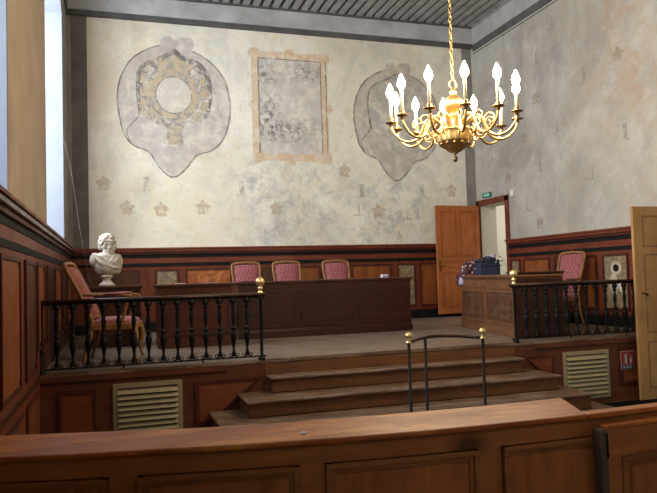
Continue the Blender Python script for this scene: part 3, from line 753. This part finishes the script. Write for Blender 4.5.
# ------------------------------------------------------------------ doors
def leaf_panels(b, w, h, rows, side, mfield, mmould, cols=2):
    sw = .11; pw = (w-sw*(cols+1))/cols
    for (a, c_) in rows:
        for k in range(cols):
            x0 = sw+k*(pw+sw); x1 = x0+pw
            y0, y1 = (0, -.006) if side < 0 else (.04, .046)
            t = .018
            b.box(x0, x1, y0, y1, a, a+t, mmould); b.box(x0, x1, y0, y1, c_-t, c_, mmould); b.box(x0, x0+t, y0, y1, a+t, c_-t, mmould); b.box(x1-t, x1, y0, y1, a+t, c_-t, mmould)
# red door frame in the right wall
d1 = struct(bpy.data.objects.new('door_1', None)); COL.objects.link(d1); d1.location = (XR, (DY0+DY1)/2, ZS)
T = Matrix.Translation((-XR, -(DY0+DY1)/2, -ZS))
b = MB(T); b.box(XR-.035, XR+.02, DY0-.12, DY0, ZS, DZ+.10, 'red_h'); b.box(XR-.035, XR+.02, DY1, DY1+.10, ZS, DZ+.10, 'red_h'); b.box(XR-.035, XR+.02, DY0-.12, DY1+.10, DZ, DZ+.12, 'red_h')
b.build('door_frame', 'red_h', d1, .006)
b = MB(T); b.box(XR+.02, XR+.4, DY0-.001, DY0+.01, ZS, DZ, 'corridor'); b.box(XR+.02, XR+.4, DY1-.01, DY1+.001, ZS, DZ, 'corridor'); b.box(XR+.02, XR+.4, DY0, DY1, DZ-.01, DZ+.001, 'corridor'); b.build('door_lining', 'corridor', d1)
# corridor beyond
b = MB(); b.box(XR+.4, 10.2, 11.0, 11.1, .5, 3.9); b.box(XR+.4, 10.2, 14.6, 14.7, .5, 3.9); b.box(10.2, 10.3, 11.0, 14.7, .5, 3.9); b.box(XR+.4, 10.3, 11.0, 14.7, 3.9, 4.0); b.box(XR+.4, 10.3, 11.0, 14.7, .5, ZS, 'floor'); b.box(XR+.4, XR+.41, 12.9, 14.7, .5, 3.9)
struct(b.build('wall_corridor', 'corridor'))
area('corridor_ceiling_light', (9.3, 12.9, 3.85), .6, 1.2, (0, 0, -1), 40, (1, .97, .90))
# orange door leaf standing open against the back wall
LW = 1.09
lf = thing('door_leaf', 'orange-brown panelled door leaf standing open by the corridor doorway', 'door', (XR-.07, DY1-.02, ZS+.07), math.radians(184))
b = MB(); h = DZ-ZS-.07
b.box(0, LW, 0, .04, 0, h, 'door_orange')
o = b.build('leaf', 'door_orange', lf, .004)
b = MB(); leaf_panels(b, LW, h, [(.14, .88), (1.22, 2.2)], 1, 'door_orange', 'door_orange_d'); b.box(.11, LW-.11, .04, .045, .98, .995, 'door_orange_d'); b.box(.11, LW-.11, .04, .045, 1.10, 1.115, 'door_orange_d'); b.build('moulding', 'door_orange_d', lf)
b = MB(); b.box(LW-.085, LW-.045, .04, .048, .92, 1.14, 'bronze'); b.tube([(LW-.065, .045, 1.05), (LW-.065, .085, 1.05), (LW-.17, .085, 1.045)], .009, 'bronze', 8); b.build('handle', 'bronze', lf)
# cream door leaf at the right edge
cl = thing('door_leaf', 'tall ochre cream panelled door leaf standing open at the right edge', 'door', (XR-.15, YS-.11, ZF+.015), math.radians(180))
CW, ch = .635, 2.69
b = MB(); b.box(0, CW, 0, .045, 0, ch, 'door_cream'); b.build('leaf', 'door_cream', cl, .004)
b = MB()
for (a, c_) in ((.16, .80), (.92, 2.02), (2.12, 2.56)):
    x0, x1, t = .12, CW-.15, .016
    b.box(x0, x1, .045, .052, a, a+t); b.box(x0, x1, .045, .052, c_-t, c_); b.box(x0, x0+t, .045, .052, a+t, c_-t); b.box(x1-t, x1, .045, .052, a+t, c_-t)
b.build('moulding', 'door_cream_d', cl)
b = MB(); b.lathe([(.02, 0), (.02, .006), (.008, .008), (.008, .04)], (CW-.17, .045, 1.45), 'iron', 12, 'Y'); b.tube([(CW-.17, .085, 1.45), (CW-.10, .088, 1.47), (CW-.06, .085, 1.475)], .009, 'iron', 8); b.build('handle', 'iron', cl)

# exit sign, switch box
t = thing('exit_sign', 'small green exit sign above the red door frame', 'sign', (XR-.002, 12.52, 3.20))
b = MB(); b.box(-.03, 0, -.17, .17, 0, .11, 'sign_green'); b.build('plate', 'sign_green', t, .01)
b = MB(); b.box(-.034, -.03, -.12, .11, .02, .09, 'sign_white'); b.box(-.036, -.034, -.10, -.045, .02, .085, 'exit_lit')
b.prism([(-.02, .05), (.03, .08), (.03, .062), (.09, .062), (.09, .042), (.03, .042), (.03, .024)], -.036, -.034, 'exit_lit', 'YZ'); b.build('pictogram', 'sign_white', t)
t = tag(MB(Matrix.Translation((XR, 11.57, 3.17))).box(-.035, 0, -.055, .055, -.06, .07, 'white', .006).build('wall_sensor', 'white'), 'small cream box on the wall right of the red door frame', 'sensor')

# ------------------------------------------------------------------ desks
def panel_face(b, x0, x1, z0, z1, y, fieldm, frm, t=.03):
    b.box(x0, x1, y-.014, y, z0, z0+t, frm); b.box(x0, x1, y-.014, y, z1-t, z1, frm); b.box(x0, x0+t, y-.014, y, z0+t, z1-t, frm); b.box(x1-t, x1, y-.014, y, z0+t, z1-t, frm)
    b.box(x0+t, x1-t, y-.005, y, z0+t, z1-t, fieldm); b.box(x0+t+.05, x1-t-.05, y-.011, y-.005, z0+t+.05, z1-t-.05, fieldm)
def desk(name, label, loc, rz, w, d, h, body, top, field, frm, npan, frieze=True, side_panel=True):
    t = thing(name, label, 'desk', loc, rz)
    b = MB(); b.box(0, w, 0, .03, .12, h-.03, body); b.box(0, .03, .03, d, .12, h-.03, body); b.box(w-.03, w, .03, d, .12, h-.03, body); b.build('body', body, t)
    b = MB(); b.box(-.015, w+.015, -.02, d, 0, .11, body); b.box(-.008, w+.008, -.012, d, .11, .13, body); b.build('plinth', body, t, .004)
    b = MB(); b.box(-.04, w+.04, -.05, d+.02, h-.035, h, top); b.box(-.02, w+.02, -.025, d, h-.06, h-.035, top); b.build('worktop', top, t, .008)
    if frieze:
        b = MB(); b.box(0, w, -.01, 0, h-.20, h-.06, body); b.build('frieze', body, t)
    for k in range(npan):
        pw = w/npan; b = MB(); panel_face(b, k*pw+.035, (k+1)*pw-.035, .16, h-.23, 0, field, frm); b.build('panel', field, t)
    if side_panel:
        R = Matrix(((0, 1, 0, 0), (-1, 0, 0, d), (0, 0, 1, 0), (0, 0, 0, 1)))
        b = MB(R); panel_face(b, .05, d-.05, .16, h-.23, 0, field, frm); b.build('panel', field, t)
    return t
DH = 1.555-ZS
desk('judges_bench', 'long dark walnut bench with three front panels before three pink chairs', (1.80, 10.25, ZS), 0, 2.92, .60, DH, 'desk_dark', 'desk_top', 'desk_dark', 'desk_dark', 3)
desk('clerk_desk', 'dark reddish clerk desk with flat books, behind the left balustrade', (.56, 9.55, ZS), 0, 1.02, .60, DH, 'desk_red', 'desk_top', 'desk_red', 'desk_dark', 1)
desk('bust_table', 'dark wooden table carrying the white bust', (-.42, 10.25, ZS), 0, .76, .50, 1.555-ZS, 'desk_dark', 'desk_top', 'desk_red', 'desk_dark', 1)
rd = desk('side_desk', 'brown oak panelled desk at the right carrying a navy bag', (5.69, 10.26, ZS), math.radians(260), 2.244, .70, 1.545-ZS, 'desk_light', 'desk_light', 'desk_light_field', 'desk_light', 2, True, False)
# near end: dark end board with a raised writing ledge
b = MB(); b.box(2.244, 2.262, -.01, .71, 0, 1.50-ZS, 'desk_dark'); b.build('end_board', 'desk_dark', rd)
b = MB(); b.box(2.0, 2.27, .02, .72, 1.545-ZS, 1.565-ZS, 'desk_dark'); b.box(1.97, 2.29, -.01, .74, 1.565-ZS, 1.585-ZS, 'desk_top'); b.build('writing_ledge', 'desk_top', rd, .006)

# ------------------------------------------------------------------ chairs
def make_chair(label, fab, group=None, back_label=None, seat_h=.50, rec=.22, arm=0):
    """faces local -Y, origin on the floor"""
    t = thing('armchair', label, 'chair', (0, 0, 0), 0, group)
    # seat cushion
    b = MB()
    def cush(u_, v_):
        a = u_*2*PI; r = 1.0; cx = math.cos(a); cy = math.sin(a)
        e = .35; sx = math.copysign(abs(cx)**e, cx); sy = math.copysign(abs(cy)**e, cy)
        k = math.sin(v_*PI/2) if v_ < 1 else 1
        return (sx*.28*k*(1-.08*(sy > 0)), sy*.26*k, seat_h+.07*math.cos(v_*PI/2)**.6 if v_ < 1 else seat_h-.02)
    b.grid(cush, 36, 8, fab); bmesh.ops.remove_doubles(b.bm, verts=b.bm.verts[:], dist=.0005)
    b.build('seat', fab, t)
    b = MB(); b.prism([(-.29, -.27), (.29, -.27), (.26, .26), (-.26, .26)], seat_h-.08, seat_h-.005, 'frame_wood', 'XY'); b.build('seat_frame', 'frame_wood', t, .01)
    # legs
    for s in (-1, 1):
        b = MB(); b.tube(smooth_path([(s*.25, -.24, seat_h-.03), (s*.27, -.27, seat_h*.62), (s*.245, -.24, .14), (s*.26, -.275, .01)], 5), [.034, .034, .034, .034, .033, .031, .029, .027, .025, .023, .021, .019, .018, .018, .019, .022], 'frame_wood', 10); b.build('leg', 'frame_wood', t)
    for s in (-1, 1):
        b = MB(); b.tube(smooth_path([(s*.23, .24, seat_h), (s*.235, .27, .28), (s*.24, .35, .01)], 5), [.028, .028, .027, .026, .025, .024, .023, .022, .021, .021, .021], 'frame_wood', 10); b.build('leg', 'frame_wood', t)
    # reclined back : frame and upholstery
    def bk(x, z):                                  # z 0..1 up the back
        return (x*(.90+.12*z), .24+rec*z**1.2-.03*math.cos(x*4), seat_h-.02+(.75*z))
    b = MB(); top = 1.0
    outer = [(-.255, 0), (-.255, .3), (-.262, .6), (-.262, .9), (-.22, .975), (-.1, .99), (0, 1.0), (.1, .99), (.22, .975), (.262, .9), (.262, .6), (.255, .3), (.255, 0)]
    b.tube(smooth_path([bk(x, z) for x, z in outer], 4), .024, 'frame_wood', 10, flat=1.0)
    b.tube([bk(-.25, .12), bk(0, .12), bk(.25, .12)], .02, 'frame_wood', 8)
    b.build('back_frame', 'frame_wood', t)
    b = MB()
    for sgn in (-1, 1):
        def pad(u_, v_):
            x = (u_*2-1)*.232; z = .15+.80*v_
            p = Vector(bk(x, z)); bul = (1-abs(2*u_-1)**4)*(1-abs(2*v_-1)**6)
            return p+Vector((0, -1, .15))*(.035*bul if sgn < 0 else -.012*bul-.004)
        b.grid(pad, 14, 18, fab)
    o = b.build('backrest', fab, t)
    if back_label: o['label'] = back_label
    # arms
    for s in (-1, 1):
        b = MB()
        b.tube(smooth_path([bk(s*.25, .42+arm), (s*.285, .10, seat_h+arm+.265), (s*.30, -.12, seat_h+arm+.255), (s*.30, -.21, seat_h+arm+.25), (s*.30, -.235, seat_h+arm+.225), (s*.30, -.21, seat_h+arm+.205)], 5), .019, 'frame_wood', 8)
        b.tube(smooth_path([(s*.30, -.19, seat_h+arm+.24), (s*.285, -.15, seat_h+.16), (s*.28, -.10, seat_h-.03)], 5), .020, 'frame_wood', 8)
        a = b.build('arm', 'frame_wood', t)
        b = MB(); b.ball((s*.297, -.03, seat_h+arm+.28), .13, fab, 16, (.27, 1.0, .15)); b.build('arm_pad', fab, a)
    return t
G = 'pink chairs behind the judges bench'
c0 = make_chair('leftmost of three pink chairs behind the dark judges bench', 'pink', G)
c0.location = (2.20, 11.26, ZS); c0.scale = (.94, 1, 1)
for (x, y, lab) in ((2.94, 11.26, 'middle of three pink chairs behind the dark judges bench'), (3.88, 11.26, 'rightmost of three pink chairs behind the dark judges bench')):
    c = copy_tree(c0); c.location = (x, y, ZS); c.scale = (.94, 1, 1); c['label'] = lab
c = copy_tree(c0); c.location = (6.97, 9.35, ZS); c.rotation_euler = (0, 0, math.radians(-76)); c.scale = (.95, 1, 1); c['label'] = 'pink armchair against the right wall behind the oak side desk'; del c['group']
lc = make_chair('red tapestry armchair with reclined back behind the left balustrade, near the bust', 'tapestry', seat_h=.46, rec=.34, arm=.07)
lc.location = (.0, 8.60, ZS); lc.rotation_euler = (0, 0, math.radians(80))
for ch_ in lc.children:
    if ch_.name.startswith('seat') and not ch_.name.startswith('seat_frame'):
        ch_.data.materials[0] = M['pink']; ch_['label'] = 'pink seat cushion'
    for g in ch_.children:
        if g.name.startswith('arm_pad'): g.data.materials[0] = M['pink']

# ------------------------------------------------------------------ bust
bust = thing('bust', 'white classical bust on a round socle, facing right', 'sculpture', (-.13, 10.45, 1.555))
b = MB(); b.lathe([(.115, 0), (.115, .025), (.10, .035), (.085, .05), (.06, .075), (.055, .10), (.07, .125), (.085, .135), (.085, .155), (.06, .165)], (0, 0, 0), 'marble_bust', 28); b.build('socle', 'marble_bust', bust)
BM = Matrix.Translation((0, 0, .02)) @ Matrix.Diagonal((1.06, 1, 1.22, 1)) @ Matrix.Translation((0, 0, -.02))
b = MB(BM)
E = lambda c, r, s=(1, 1, 1): b.ball(c, r, 'marble_bust', 20, s)
# chest, shoulders cut below like a classical bust
E((-.01, .0, .29), .13, (1.20, .80, 1.00)); E((.0, .0, .35), .12, (1.45, .75, .62)); E((-.15, .0, .32), .075, (1.05, .95, 1.25)); E((.145, .0, .30), .075, (1.0, .95, 1.35))
E((.12, -.01, .20), .07, (1.1, .8, .8)); E((-.08, 0, .21), .075, (1.1, .85, .8)); E((.03, -.02, .20), .10, (1.3, .7, .6)); E((.0, -.03, .235), .10, (1.05, .75, .85)); E((.10, -.02, .235), .07, (1.1, .8, .9)); E((-.09, -.02, .24), .07, (1, .8, .9)); E((0, 0, .18), .06, (1, .9, 1))
for k in range(7): b.tube([(-.19+.02*k, -.04-.008*k, .40-.005*k), (-.10+.03*k, -.10, .30-.012*k), (.02+.03*k, -.085, .19+.006*k)], .013, 'marble_bust', 8)
for k in range(5): b.tube([(.19-.02*k, -.04-.008*k, .38), (.12-.02*k, -.095, .30), (.12-.03*k, -.08, .20)], .012, 'marble_bust', 8)
b.tube([(0.0, .01, .36), (.005, .0, .42), (.025, -.005, .50)], [.068, .055, .058], 'marble_bust', 16)
# head, turned towards the right of the picture
HM = Matrix.Translation((.03, -.01, .60)) @ Matrix.Rotation(math.radians(48), 4, 'Z') @ Matrix.Scale(1.18, 4)     # local -Y is the face
b.fr = HM
E((0, .01, .03), .098, (.82, 1.0, 1.02)); E((0, -.035, -.045), .062, (.85, .9, 1.1)); E((0, -.068, -.088), .024, (1.1, .8, .8))
E((0, -.103, -.012), .015, (.8, 1.1, 1.0)); b.tube([(0, -.083, .035), (0, -.098, .01), (0, -.112, -.016)], [.010, .011, .014], 'marble_bust', 8)
E((0, -.094, -.048), .015, (1.4, .6, .35)); E((0, -.092, -.060), .014, (1.2, .6, .4))
for s in (-1, 1):
    E((s*.034, -.080, .012), .014, (1.2, .6, .7)); b.tube([(s*.012, -.092, .032), (s*.035, -.090, .038), (s*.058, -.070, .03)], .008, 'marble_bust', 8)
    E((s*.045, -.062, -.03), .026, (.9, .8, 1)); E((s*.078, .005, -.01), .022, (.4, .9, 1.2))
o = b.build('figure', 'marble_bust', bust)
rm = o.modifiers.new('remesh', 'REMESH'); rm.mode = 'VOXEL'; rm.voxel_size = .006; rm.use_smooth_shade = True
sm = o.modifiers.new('smooth', 'SMOOTH'); sm.iterations = 3; sm.factor = .5
b = MB(HM)
random.seed(11)
for k in range(150):
    a = random.uniform(0, 2*PI); el = random.uniform(-.35, 1.4)
    d = Vector((math.cos(a)*math.cos(el)*.088, math.sin(a)*math.cos(el)*.102, math.sin(el)*.10))
    if d.y < -.045 and d.z < .055: continue
    c0_ = d+Vector((0, .018, .038)); b.ball(c0_*1.03, random.uniform(.014, .027), 'marble_bust', 8)
E((0, .115, .0), .045); E((0, .13, -.02), .03)
b.tube([(.085*math.cos(t_), .01+.105*math.sin(t_), .075+.02*math.sin(t_*1)) for t_ in [2*PI*k/24 for k in range(24)]], .010, 'marble_bust', 8, True)
o = b.build('hair', 'marble_bust', bust)
rm = o.modifiers.new('remesh', 'REMESH'); rm.mode = 'VOXEL'; rm.voxel_size = .006; rm.use_smooth_shade = True

# ------------------------------------------------------------------ things on the desks
for (x, y, w, d, h, rz, m, lab) in ((.86, 9.72, .16, .12, .018, .2, 'red_book', 'small red book lying on the left end of the clerk desk'), (1.28, 9.75, .24, .16, .012, -.1, 'red_book', 'thin red folder lying flat near the right end of the clerk desk')):
    t = thing('book', lab, 'book', (x, y, 1.555), rz)
    b = MB(); b.box(-w/2, w/2, -d/2, d/2, 0, .003, m); b.box(-w/2, w/2, -d/2, d/2, h-.003, h, m); b.box(-w/2, -w/2+.003, -d/2, d/2, .003, h-.003, m); b.build('cover', m, t)
    b = MB(); b.box(-w/2+.004, w/2-.005, -d/2+.004, d/2-.004, .003, h-.003, 'paper'); b.build('pages', 'paper', t)
t = thing('tissue_box', 'small white and violet box on the dark judges bench', 'box', (4.33, 10.42, 1.555))
b = MB(); b.box(-.055, .055, -.04, .04, 0, .05, 'paper', .004); b.build('carton', 'paper', t)
b = MB(); b.box(-.05, .05, -.042, -.040, .008, .03, 'blue_print'); b.box(-.02, .02, -.025, .025, .05, .053, 'blue_print'); b.build('print', 'blue_print', t)
tag(MB(Matrix.Translation((2.0, 10.45, 1.555))).box(-.1, .1, -.07, .07, 0, .012, 'desk_dark', .003).build('notebook', 'desk_dark'), 'dark notebook on the left end of the judges bench', 'notebook')

# bag
bag = thing('bag', 'navy blue soft bag with pale straps on the oak side desk', 'bag', (5.98, 9.86, 1.545), math.radians(-12))
b = MB()
def bagf(u_, v_):
    a = u_*2*PI; e = .45; cx, cy = math.cos(a), math.sin(a)
    sx = math.copysign(abs(cx)**e, cx); sy = math.copysign(abs(cy)**e, cy)
    k = 1-.10*v_+.02*math.sin(5*a+v_*6); z = .27*v_+.012*math.sin(3*a)*v_
    return (sx*.20*k, sy*.15*k, z)
b.grid(bagf, 48, 10, 'navy')
vs = [v for v in b.bm.verts if v.co.z < 1e-4]
b.ball((0, 0, .25), .16, 'navy_d', 20, (1.08, .82, .25)); b.box(-.17, .17, -.12, .12, 0.002, .01, 'navy')
b.build('body', 'navy', bag)
b = MB(); b.box(-.19, .19, -.157, -.145, .15, .165, 'navy_d'); b.box(-.2, .2, -.15, .15, .225, .24, 'navy_d'); b.build('zip_band', 'navy_d', bag)
b = MB(); b.ball((.05, 0, .30), .07, 'lilac', 12, (1.5, .9, .45)); b.ball((.11, .02, .33), .04, 'lilac', 10, (1.2, .7, .8)); b.build('lining', 'lilac', bag)
b = MB(); b.tube(smooth_path([(.10, -.13, .20), (.14, -.14, .30), (.20, -.10, .30), (.26, -.10, .20), (.30, -.12, .10)], 6), .011, 'strap', 8); b.build('strap', 'strap', bag)
b = MB(); b.tube(smooth_path([(-.16, -.155, .05), (-.15, -.165, .20), (-.10, -.15, .29), (.0, -.14, .30), (.08, -.15, .25)], 6), .012, 'navy_d', 8); b.build('handle', 'navy_d', bag)
# scarf hanging over the far corner of the desk
sc = thing('scarf', 'crumpled dark red patterned scarf hanging over the oak desk corner', 'scarf', (5.85, 10.20, 1.60))
b = MB(); random.seed(3)
def sf(u_, v_):
    a = u_*2*PI
    z = .24-.50*v_
    on = 1/(1+math.exp((-z+.01)*40))
    r = (.11+.055*math.sin(v_*PI)+.02*math.sin(5*a+4*v_)+.012*math.sin(9*a-7*v_))
    if v_ < .12: r *= v_/.12
    if v_ > .93: r *= max(0.02, (1-v_)/.07)
    cx = .12-.20*v_; 
    if z < -.03: return (-.105+r*.55*math.cos(a)*.8-.05, .02+r*1.0*math.sin(a), z)
    return (cx+r*.9*math.cos(a)-.05, r*.9*math.sin(a), z)
b.grid(sf, 40, 26, 'scarf'); b.build('cloth', 'scarf', sc)
b = MB(); b.ball((-.20, -.04, -.14), .06, 'lilac', 14, (.7, .9, 1.4)); b.build('light_corner', 'lilac', sc)

# cord hanging from the window
tag(MB().tube(smooth_path([(-.76, 11.0, 3.9), (-.62, 10.6, 3.3), (-.50, 10.5, 2.4), (-.36, 10.45, 1.58)], 8), .0014, 'cord', 6).build('cord', 'cord'), 'thin pale cord hanging down beside the window to the bust table', 'cord')

# ------------------------------------------------------------------ chandelier
CX, CY, CZ = 3.348, 6.052, 3.166
chd = thing('chandelier', 'gilt twelve-armed chandelier with lit candle bulbs hanging on a chain', 'chandelier', (CX, CY, CZ))
b = MB(); b.lathe([(.001, -.43), (.018, -.42), (.026, -.40), (.020, -.375), (.008, -.365), (.012, -.35), (.03, -.335)], (0, 0, 0), 'bronze', 16); b.build('finial', 'bronze', chd)
b = MB()
def basin(u_, v_):
    a = u_*2*PI; pr = [(.03, -.335), (.06, -.32), (.10, -.29), (.135, -.265), (.15, -.25), (.158, -.24), (.158, -.232), (.168, -.20), (.168, -.12), (.180, -.10), (.165, -.095), (.10, -.09)]
    i = min(int(v_*(len(pr)-1)), len(pr)-2); f = v_*(len(pr)-1)-i
    r = pr[i][0]*(1-f)+pr[i+1][0]*f; z = pr[i][1]*(1-f)+pr[i+1][1]*f
    r *= 1+(.07*abs(math.sin(6*a*1.0)) if .5 < v_ < .95 else .02*math.sin(12*a))
    return (r*math.cos(a), r*math.sin(a), z)
b.grid(basin, 96, 22, 'gilt')
for k in range(12):
    a = 2*PI*k/12; b.prism([(.02*math.cos(t_)+.0, -.085+.03*math.sin(t_)) for t_ in [PI*j/6 for j in range(7)]], -.004, .004, 'gilt') if False else None
    b.ball((.155*math.cos(a), .155*math.sin(a), -.095), .02, 'gilt', 8); b.ball((.15*math.cos(a), .15*math.sin(a), -.245), .016, 'bronze', 8)
b.build('basin', 'gilt', chd)
b = MB(); b.lathe([(.10, -.095), (.05, -.085), (.035, -.06), (.04, -.03), (.028, 0), (.03, .04), (.05, .055), (.035, .07), (.045, .085), (.075, .11), (.095, .15), (.098, .185), (.085, .22), (.055, .25), (.03, .27), (.028, .29), (.04, .30), (.03, .315), (.014, .33), (.014, .345)], (0, 0, 0), 'gilt', 28); b.build('stem', 'gilt', chd)
b = MB(); b.tube([(.04*math.cos(t_), 0, .385+.045*math.sin(t_)) for t_ in [2*PI*k/18 for k in range(18)]], .008, 'gilt', 8, True); b.build('ring', 'gilt', chd)
b = MB(); z = .425; k = 0; ztop = 7.06-CZ
while z < ztop-.03:
    pts = []
    for j in range(12):
        t_ = 2*PI*j/12; u_, v_ = .016*math.cos(t_), .034*math.sin(t_)
        pts.append((u_, 0, z+.03+v_) if k % 2 else (0, u_, z+.03+v_))
    b.tube(pts, .0052, 'gilt', 6, True); z += .056; k += 1
b.build('chain', 'gilt', chd)
b = MB(); b.lathe([(.012, ztop-.10), (.05, ztop-.07), (.07, ztop-.02), (.07, ztop)], (0, 0, 0), 'gilt', 20); b.build('ceiling_rose', 'gilt', chd)
RR = .65
path = smooth_path([(.10, 0, -.085), (.15, 0, -.01), (.23, 0, .03), (.30, 0, -.01), (.335, 0, -.10), (.38, 0, -.175), (.47, 0, -.205), (.56, 0, -.175), (.63, 0, -.10), (RR, 0, -.02)], 6)
rad = [.018-.006*i/(len(path)-1) for i in range(len(path))]
scroll = smooth_path([(.335, 0, -.10), (.315, 0, -.165), (.265, 0, -.185), (.235, 0, -.15), (.26, 0, -.12), (.28, 0, -.14)], 6)
scroll2 = smooth_path([(.31, 0, -.03), (.36, 0, .03), (.42, 0, .0), (.42, 0, -.055), (.385, 0, -.07), (.365, 0, -.04)], 6)
fwd = math.atan2(-CY, -CX)
a0 = None
for k in range(12):
    ang = fwd+math.radians(10+30*k)
    if a0 is None:
        b = MB(); b.tube(path, rad, 'gilt', 10); b.tube(scroll, .0075, 'gilt', 8); b.tube(scroll2, .008, 'gilt', 8)
        arm = b.build('arm', 'gilt', chd)
        b = MB(); b.lathe([(.010, -.045), (.022, -.03), (.018, -.015), (.055, -.006), (.062, .002), (.058, .006), (.02, .004), (.024, .03), (.020, .05)], (RR, 0, 0), 'bronze', 20); b.build('drip_pan', 'bronze', arm)
        b = MB(); b.lathe([(.0165, .03), (.0165, .26), (.012, .265)], (RR, 0, 0), 'candle', 14); b.build('candle', 'candle', arm)
        b = MB(); b.lathe([(.012, .255), (.026, .270), (.038, .295), (.041, .32), (.033, .352), (.018, .385), (.003, .415)], (RR, 0, 0), 'bulb', 14); b.build('bulb', 'bulb', arm)
        a0 = arm
    else: arm = copy_tree(a0, chd)
    arm.rotation_euler = (0, 0, ang)
    l = bpy.data.lights.new('candle_bulb_light', 'POINT'); l.energy = 26; l.color = (1, .79, .54); l.shadow_soft_size = .04
    lo = bpy.data.objects.new('candle_bulb_light', l); COL.objects.link(lo)
    lo.location = (CX+RR*math.cos(ang), CY+RR*math.sin(ang), CZ+.45)
